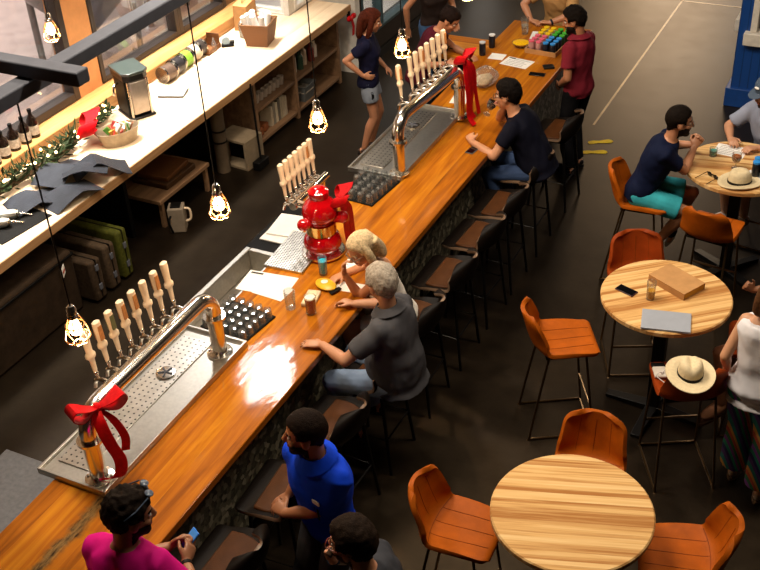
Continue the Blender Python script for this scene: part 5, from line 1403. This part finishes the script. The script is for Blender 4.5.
# --- woman with hand on hip behind the bar
def keys(root, J):
    c = J['sp'](-.05) - J['spL'](0) * .17 + V((.06, -.02, -.06))
    m = MB(); m.tube([c + V((.012 * cos(i * pi / 6), 0, .012 * sin(i * pi / 6))) for i in range(12)], .003, 5, closed=True)
    m.box(-.006, .006, -.004, .004, -.07, -.012, None, c); m.box(.01, .02, -.004, .004, -.055, -.012, None, c); m.build('key_ring', M['black'], root)
person('woman with auburn hair, navy t-shirt and pale denim shorts, hand on hip', (-5.09, 9.48, .88), 22, .93, (0, 2), 0, 0, (4, 18, 0),
       dict(R=dict(h=(-5.06, 9.30, .98), pole=(-.9, -.5, .1), dir=(.8, .4, -.25), n=(-.35, .9, 0), curl=.3), L=dict(h=(-5.03, 9.76, .9), pole=(-.5, .6, -1))),
       dict(L=dict(f=(-5.15, 9.57, .085)), R=dict(f=(-5.15, 9.39, .085))), '#bd8362', True, ('long', '#4a2014', .17), shirt=dict(col='#14152e', sleeve=.6, hem=-.12), pants=dict(col='#8e97a6', len=.5, name='shorts', flare=.012), shoes=('#4a3a33', '#2a2320'), extra=keys)
# --- woman in maroon working at the far tower
person('woman with dark hair tied back and maroon t-shirt bending over the bar', (-4.60, 9.68, .93), 15, 1.0, (14, 34), 5, 0, (-12, 38, 0),
       dict(L=dict(h=(-4.12, 9.9, 1.10), pole=(-.4, .8, -.6), n=(0, 0, -1), curl=.5), R=dict(h=(-4.2, 9.50, 1.16), pole=(-.5, -.8, -.6), n=(0, .6, -.6), curl=.6)),
       None, '#b57a58', True, ('bun', '#1d1310'), shirt=dict(col='#4d1422', sleeve=.5, hem=-.12), pants=dict(col='#1b1a1e'), shoes=(DK, DK))
# --- person cut by the top edge, black top and jeans
person('person in dark sleeveless top and jeans, head cut off by the photo top', (-5.02, 11.0, .93), -40, 1.0, (3, 6), 0, 0, (0, 10, 0),
       dict(R=dict(h=(-5.27, 10.84, .9), pole=(-.6, -.4, -.4)), L=dict(h=(-4.72, 10.95, 1.0), pole=(0, .6, -1))), None, '#b9805e', True, ('bun', '#2a1a12'), shirt=dict(col='#2a201d', sleeve=0, hem=-.02, top=.92, bare=1), pants=dict(col='#3e5a80'), shoes=(DK, DK))
# --- man in tan shirt at the far end
person('man in tan shirt leaning on the far bar end, head out of frame', (-3.66, 11.46, .95), -92, 1.0, (10, 20), 0, 0, (0, 15, 0),
       dict(R=dict(h=(-3.84, 11.0, 1.11), pole=(-1, .1, -.2), dir=(.7, -.3, 0), n=(0, 0, -1), curl=.5), L=dict(h=(-3.62, 11.0, 1.11), pole=(1, .2, -.2), dir=(-.9, -.1, .05), n=(0, 0, -1), curl=.5)), None, '#b9805e', False, ('short', '#3a2a1c'), shirt=dict(col='#b78d5a', sleeve=.75, hem=-.14, collar=1), pants=dict(col='#2a2a30'), shoes=(DK, DK), extra=watch('L', '#1b2433'))
# --- man in dark red polo standing
person('bearded man in dark red polo shirt and black trousers standing at the bar', (-2.93, 9.88, .95), 158, 1.0, (1, 4), 6, 0, (22, 16, 0),
       dict(L=dict(h=(-3.10, 9.80, .97), pole=(.5, -.8, -.2), dir=(-.4, .5, -.5), n=(0, .5, -.2), curl=.5), R=dict(h=(-3.2, 10.1, 1.0), pole=(.2, 1, -.4))), dict(L=dict(f=(-2.95, 9.77, .085)), R=dict(f=(-2.93, 10.00, .085))),
       '#a8704f', False, ('thick', '#15100d'), ('#17110d', .010), shirt=dict(col='#78202d', sleeve=.66, hem=-.16, collar=1), pants=dict(col='#121114'), shoes=(DK, DK), extra=watch('L', '#111111'))
# --- man in navy drinking at the bar
Pd = (-2.80, 8.36, .86)
def arm_sleeve(root, J): pass
person('man in navy t-shirt and glasses sipping dark beer at the bar', Pd, 186, 1.03, (20, 32), -2, 0, (-4, 8, 0),
       dict(L=dict(h=(-3.36, 8.12, 1.10), pole=(.1, -.6, -.8), dir=(-.6, .9, .25), n=(.3, .3, -.8), curl=.55), R=dict(h=(-3.17, 8.43, 1.33), pole=(-.2, .8, -.9), dir=(-.35, -.35, .5), n=(-.3, -.8, .2), curl=.75)),
       seat_legs(Pd, 186), '#c48c6a', False, ('thick', '#120e0c'), None, '#1a1a1e', shirt=dict(col='#0d0e1c', sleeve=.62, hem=-.14, inf=.022), pants=dict(col='#3b4d70'), shoes=(DK, DK), belly=.03, seated=True)
gb_ = thing('goblet', 'stemmed glass of dark beer at the mouth of the man in navy', 'glass', (-3.27, 8.36, 1.36), 0)
gR = Matrix.Rotation(radians(24), 3, 'Y')
MB().lathe([(.001, -.1), (.034, -.1), (.034, -.096), (.006, -.09), (.005, -.045), (.028, -.03), (.046, .01), (.04, .06), (.037, .06), (.042, .01), (.026, -.026), (.001, -.032)], 22, R=gR).build('glass', M['glass'], gb_)
MB().lathe([(.001, -.03), (.025, -.025), (.041, .01), (.039, .04), (.001, .04)], 22, R=gR).build('liquid', pm('stout', '#160a06', .1), gb_)
# --- blonde person leaning on elbow
Pb = (-2.99, 5.84, .85)
person('blonde woman with bare shoulders leaning her elbows on the bar', Pb, 200, .97, (18, 24), 10, 0, (32, 26, 0),
       dict(L=dict(h=(-3.30, 5.60, 1.27), pole=(-.6, .2, -1), dir=(-.1, .1, 1), n=(.5, .1, .3), curl=.7), R=dict(h=(-3.44, 5.80, 1.11), pole=(-.1, .8, -.5), dir=(-.3, -.9, .0), n=(0, 0, -1))),
       seat_legs(Pb, 190), '#c98b63', True, ('long', '#d6bd93', .11), shirt=dict(col='#e5ded2', sleeve=0, hem=-.1, top=.74, bare=1, straps=0), pants=dict(col='#d8d2c6', len=.7, name='shorts'), shoes=('#8a6a50', '#5a4433'), glasses='#8a7a6a', seated=True)
# --- grey haired man
Pg = (-2.69, 5.22, .84)
person('grey haired man in charcoal polo with both hands resting on the bar', Pg, 176, 1.04, (4, 10), 4, 0, (-30, 14, 0),
       dict(L=dict(h=(-3.17, 5.00, 1.105), pole=(.2, -.9, -.5), dir=(-.9, -.15, -.05), n=(0, 0, -1), curl=.2), R=dict(h=(-3.18, 5.50, 1.11), pole=(.1, .8, -.5), dir=(-.9, 0, .05), n=(0, -.3, -1), curl=.6)),
       seat_legs(Pg, 182, .15), '#c08a68', False, ('grey', '#a89c8c'), shirt=dict(col='#4c4b4e', sleeve=.72, hem=-.15, inf=.026, collar=1), pants=dict(col='#7f92ad', inf=.02), shoes=(DK, '#3a3a3a'), belly=.06, seated=True)
# --- man in bright blue shirt
def badge(root, J):
    l = J['spL'](.6); u = J['spU'](.6); f = l.cross(u); c = J['sp'](.66) + l * .09 + f * .137
    R = rot_to(f, u)
    MB().box(-.025, .025, -.004, .004, -.014, .014, R, c).build('name_badge', M['white_paper'], root)
    c2 = J['sp'](.52) + l * .075 + f * .142
    m = MB(); m.tube([c2 + u * .04, c2 - u * .05, c2 - u * .06 + l * .02, c2 + u * .03 + l * .02], .004, 6); m.build('clipped_glasses', M['black'], root)
person('man in bright blue shirt standing by the stools with hands folded', (-2.44, 3.74, .95), 252, 1.05, (3, 8), 4, 0, (-50, 4, 0),
       dict(L=dict(h=(-2.66, 3.62, 1.02), pole=(.8, -.5, -.5), dir=(-.75, .35, .0), n=(.1, .4, -.6), curl=.6), R=dict(h=(-2.74, 3.80, .98), pole=(.0, .9, -.4), dir=(-.5, -.6, -.35), n=(.2, 0, -.9), curl=.3)), None,
       '#a06a48', False, ('short', '#1c130e'), ('#1c130e', 0), shirt=dict(col='#0f40d0', sleeve=.75, hem=-.22, collar=1, inf=.02), pants=dict(col='#3c3a3c'), shoes=(DK, DK), extra=badge)
# --- man with glasses at the bottom edge
Pk = (-1.74, 3.12, .94)
person('man with glasses in dark grey shirt, fist at his chin', Pk, 188, 1.05, (8, 16), 0, 0, (-4, 6, 0),
       dict(R=dict(h=(-2.06, 3.15, 1.40), pole=(-.5, .7, -.9), dir=(-.05, -.1, .9), n=(.7, -.3, .1), curl=.9), L=dict(h=(-2.1, 2.98, 1.2), pole=(-.5, -.8, -.9), dir=(.0, .4, .8), n=(.6, .3, .1), curl=.9)),
       None, '#b9805e', False, ('thick', '#20160f'), ('#3a291d', .003), '#7a2f22', shirt=dict(col='#36373c', sleeve=.7, hem=-.14, inf=.024), pants=dict(col='#202228'), shoes=(DK, DK), extra=watch('R', '#2a3442'))
# --- man in pink
def sung(root, J):
    H = J['H']; m = MB()
    for a in (-1, 1):
        m.ell(H(a * .034, .062, .125), (.028, .022, .008), J['Hm']); m.tube([H(a * .06, .05, .122), H(a * .088, -.01, .085), H(a * .088, -.06, .05)], .004, 6)
    m.tube([H(-.01, .065, .13), H(.01, .065, .13)], .004, 6); m.build('sunglasses', pm('blue_grey_lens', '#4a5566', .12), root)
Pp = (-3.02, 2.68, .93)
person('bearded man in hot pink t-shirt with sunglasses on his curly hair', Pp, 102, 1.09, (3, 10), -6, 0, (-42, 12, 0),
       dict(L=dict(h=(-3.05, 3.06, 1.14), pole=(-.6, -.2, -.8), dir=(.35, .5, .15), n=(.6, -.2, -.2), curl=.65), R=dict(h=(-2.90, 3.00, 1.14), pole=(.9, -.4, -.5), dir=(-.15, .6, .2), n=(-.6, .1, -.2), curl=.65)),
       None, '#9c6a4b', False, ('curly', '#1a120d'), ('#17100c', .007), shirt=dict(col='#d3127f', sleeve=.68, hem=-.15, inf=.024), pants=dict(col='#25282f'), shoes=(DK, DK), extra=multi(sung, watch('R', '#1a1512')))
bp = phone(-2.955, 3.135, 1.165, radians(10), 'bright blue phone in the hands of the man in pink', pm('blue_case', '#2a78d6', .4), .065, .12); bp.children[1].data = bp.children[1].data.copy(); bp.children[1].data.materials[0] = pm('blue_screen', '#4d95ea', .3); bp.rotation_euler = (radians(42), 0, radians(-30))
# --- man in teal shorts
Pt = (-1.84, 8.27, .87)
person('bearded man in navy t-shirt and teal shorts seated at the far table', Pt, 6, 1.0, (16, 26), 4, 0, (14, 6, 0),
       dict(R=dict(h=(-1.49, 8.52, 1.19), pole=(.3, -.6, -.9), dir=(.2, .5, .6), n=(-.2, .7, 0), curl=.7), L=dict(h=(-1.50, 8.62, 1.17), pole=(-.1, .9, -.8), dir=(.3, -.1, .6), n=(-.1, -.7, 0), curl=.7)),
       dict(R=dict(f=(-1.66, 8.28, .36), pole=(1, 0, .8), toe=(-.25, .15, -.9)), L=dict(f=(-1.58, 8.50, .40), pole=(1, .1, .9), toe=(-.2, .2, -.7))), '#b9805e', False, ('short', '#17110d'), ('#17110d', .007), '#2a2522', shirt=dict(col='#0e1630', sleeve=.66, hem=-.14, inf=.022), pants=dict(col='#3aa6b2', len=.82, name='shorts', inf=.024, flare=.012), shoes=('#141316', '#e2ddd4'), seated=True)
# --- man in grey cap
def capf(root, J):
    H = J['H']; Hm = J['Hm']; hs = J['hs']; cmat = pm('blue_grey_cap', '#4d5a6b', .8, 0, .08, 30, bump=.2)
    rings = []
    for z, r in ((.035, 1.0), (.065, 1.0), (.095, .93), (.122, .72), (.137, .4), (.141, .05)):
        rings.append([H(.088 * r * cos(2 * pi * i / 24), -.018 + .108 * r * sin(2 * pi * i / 24), z) for i in range(24)])
    MB().loft(rings).build('cap_crown', cmat, root)
    b = MB(); top = []; 
    arc = [(-.078, .05), (-.07, .1), (-.045, .145), (0, .165), (.045, .145), (.07, .1), (.078, .05)]
    b.loft([[H(x, y, .04 - .1 * x * x * 8 - (y - .05) * .1 + dz) for x, y in arc] for dz in (0, .006)]); b.build('cap_brim', cmat, root)
    MB().ell(H(.0, .088, .085), (.026, .012, .012), Hm).build('cap_logo', M['white_paper'], root)
Pc = (-.93, 9.24, .87)
person('man in blue grey cap and pale grey shirt at the right photo edge', Pc, 236, 1.0, (10, 18), 0, 0, (-4, 14, 0),
       dict(R=dict(h=(-1.27, 8.96, 1.11), pole=(-.7, .3, -.6), dir=(.3, -.6, .1), n=(.2, 0, -1), curl=.55), L=dict(h=(-1.02, 8.86, 1.11), pole=(.8, 0, -.6), dir=(-.5, -.5, .1), n=(0, 0, -1), curl=.5)),
       dict(R=dict(f=(-1.24, 9.08, .30), pole=(-.5, -.7, .9)), L=dict(f=(-1.07, 9.06, .30), pole=(-.3, -.8, .9))), '#c08a68', False, ('short', '#3a3128'), ('#4a3a30', .002), shirt=dict(col='#8d93a6', sleeve=.8, hem=-.14, inf=.02), pants=dict(col='#6f7785', len=.85, name='shorts'), shoes=('#d6d2cc', '#8a8580'), extra=capf, seated=True)
# --- woman in white top with striped trousers
t = NT('striped_cloth'); c = t.coord(rot=(0, radians(24), 0)); sp = t.n('ShaderNodeSeparateXYZ'); t.l(c, sp.inputs[0])
f_ = t.math('FRACT', t.math('MULTIPLY', t.math('ADD', sp.outputs[0], t.math('MULTIPLY', sp.outputs[1], .6)), 7.0))
t.set(Base_Color=t.ramp(f_, [(0, '#2a2f6e'), (.12, '#1f8f7a'), (.24, '#7a3f93'), (.36, '#2d6f4e'), (.5, '#c2553a'), (.62, '#d29a4a'), (.72, '#2a8a8e'), (.86, '#5a3f8e')], 'CONSTANT'), Roughness=.8); M['stripes'] = t.m
person('woman in white sleeveless top and colourful diagonally striped trousers, standing', (-.44, 5.92, .95), 84, .98, (2, 6), 0, 0, (-10, 10, 0),
       dict(L=dict(h=(-.66, 6.02, .93), pole=(-.3, -.8, -.3)), R=dict(h=(-.18, 6.02, .98), pole=(.4, -.8, -.3))), dict(L=dict(f=(-.50, 6.02, .085)), R=dict(f=(-.30, 5.86, .085))), '#c99470', True, ('long', '#5a3a22', .12),
       shirt=dict(col='#e6e3e6', sleeve=0, hem=-.3, top=.92, bare=1, inf=.036), pants=dict(col='#2a2f6e', mat=M['stripes'], len=1.88, inf=.03, flare=.035), shoes=('#9a8574', '#6a5444'))
# --- seated person mostly outside the right edge
Ps = (-.40, 6.66, .86)
person('seated person with tanned legs and sandals at the right photo edge', Ps, 186, .98, (6, 10), 0, 0, (0, 8, 0),
       dict(R=dict(h=(-.66, 6.82, 1.04), pole=(.2, .6, -1), dir=(-.5, -.3, .5), n=(.3, -.6, .2), curl=.75), L=dict(h=(-.5, 6.5, .9), pole=(.2, -.6, -1))),
       dict(R=dict(f=(-.74, 6.52, .19), pole=(-1, .1, .9), toe=(-.5, -.6, -.4)), L=dict(f=(-.70, 6.40, .30), pole=(-1, -.1, .9), toe=(-.5, -.4, -.4))), '#8a5a3c', True, ('long', '#2a1a12', .12), shirt=dict(col='#b8a79a', sleeve=.3, hem=-.12), pants=dict(col='#4a3a34', len=.6, name='shorts'), shoes=('#7a5238', '#4a3222'), seated=True)
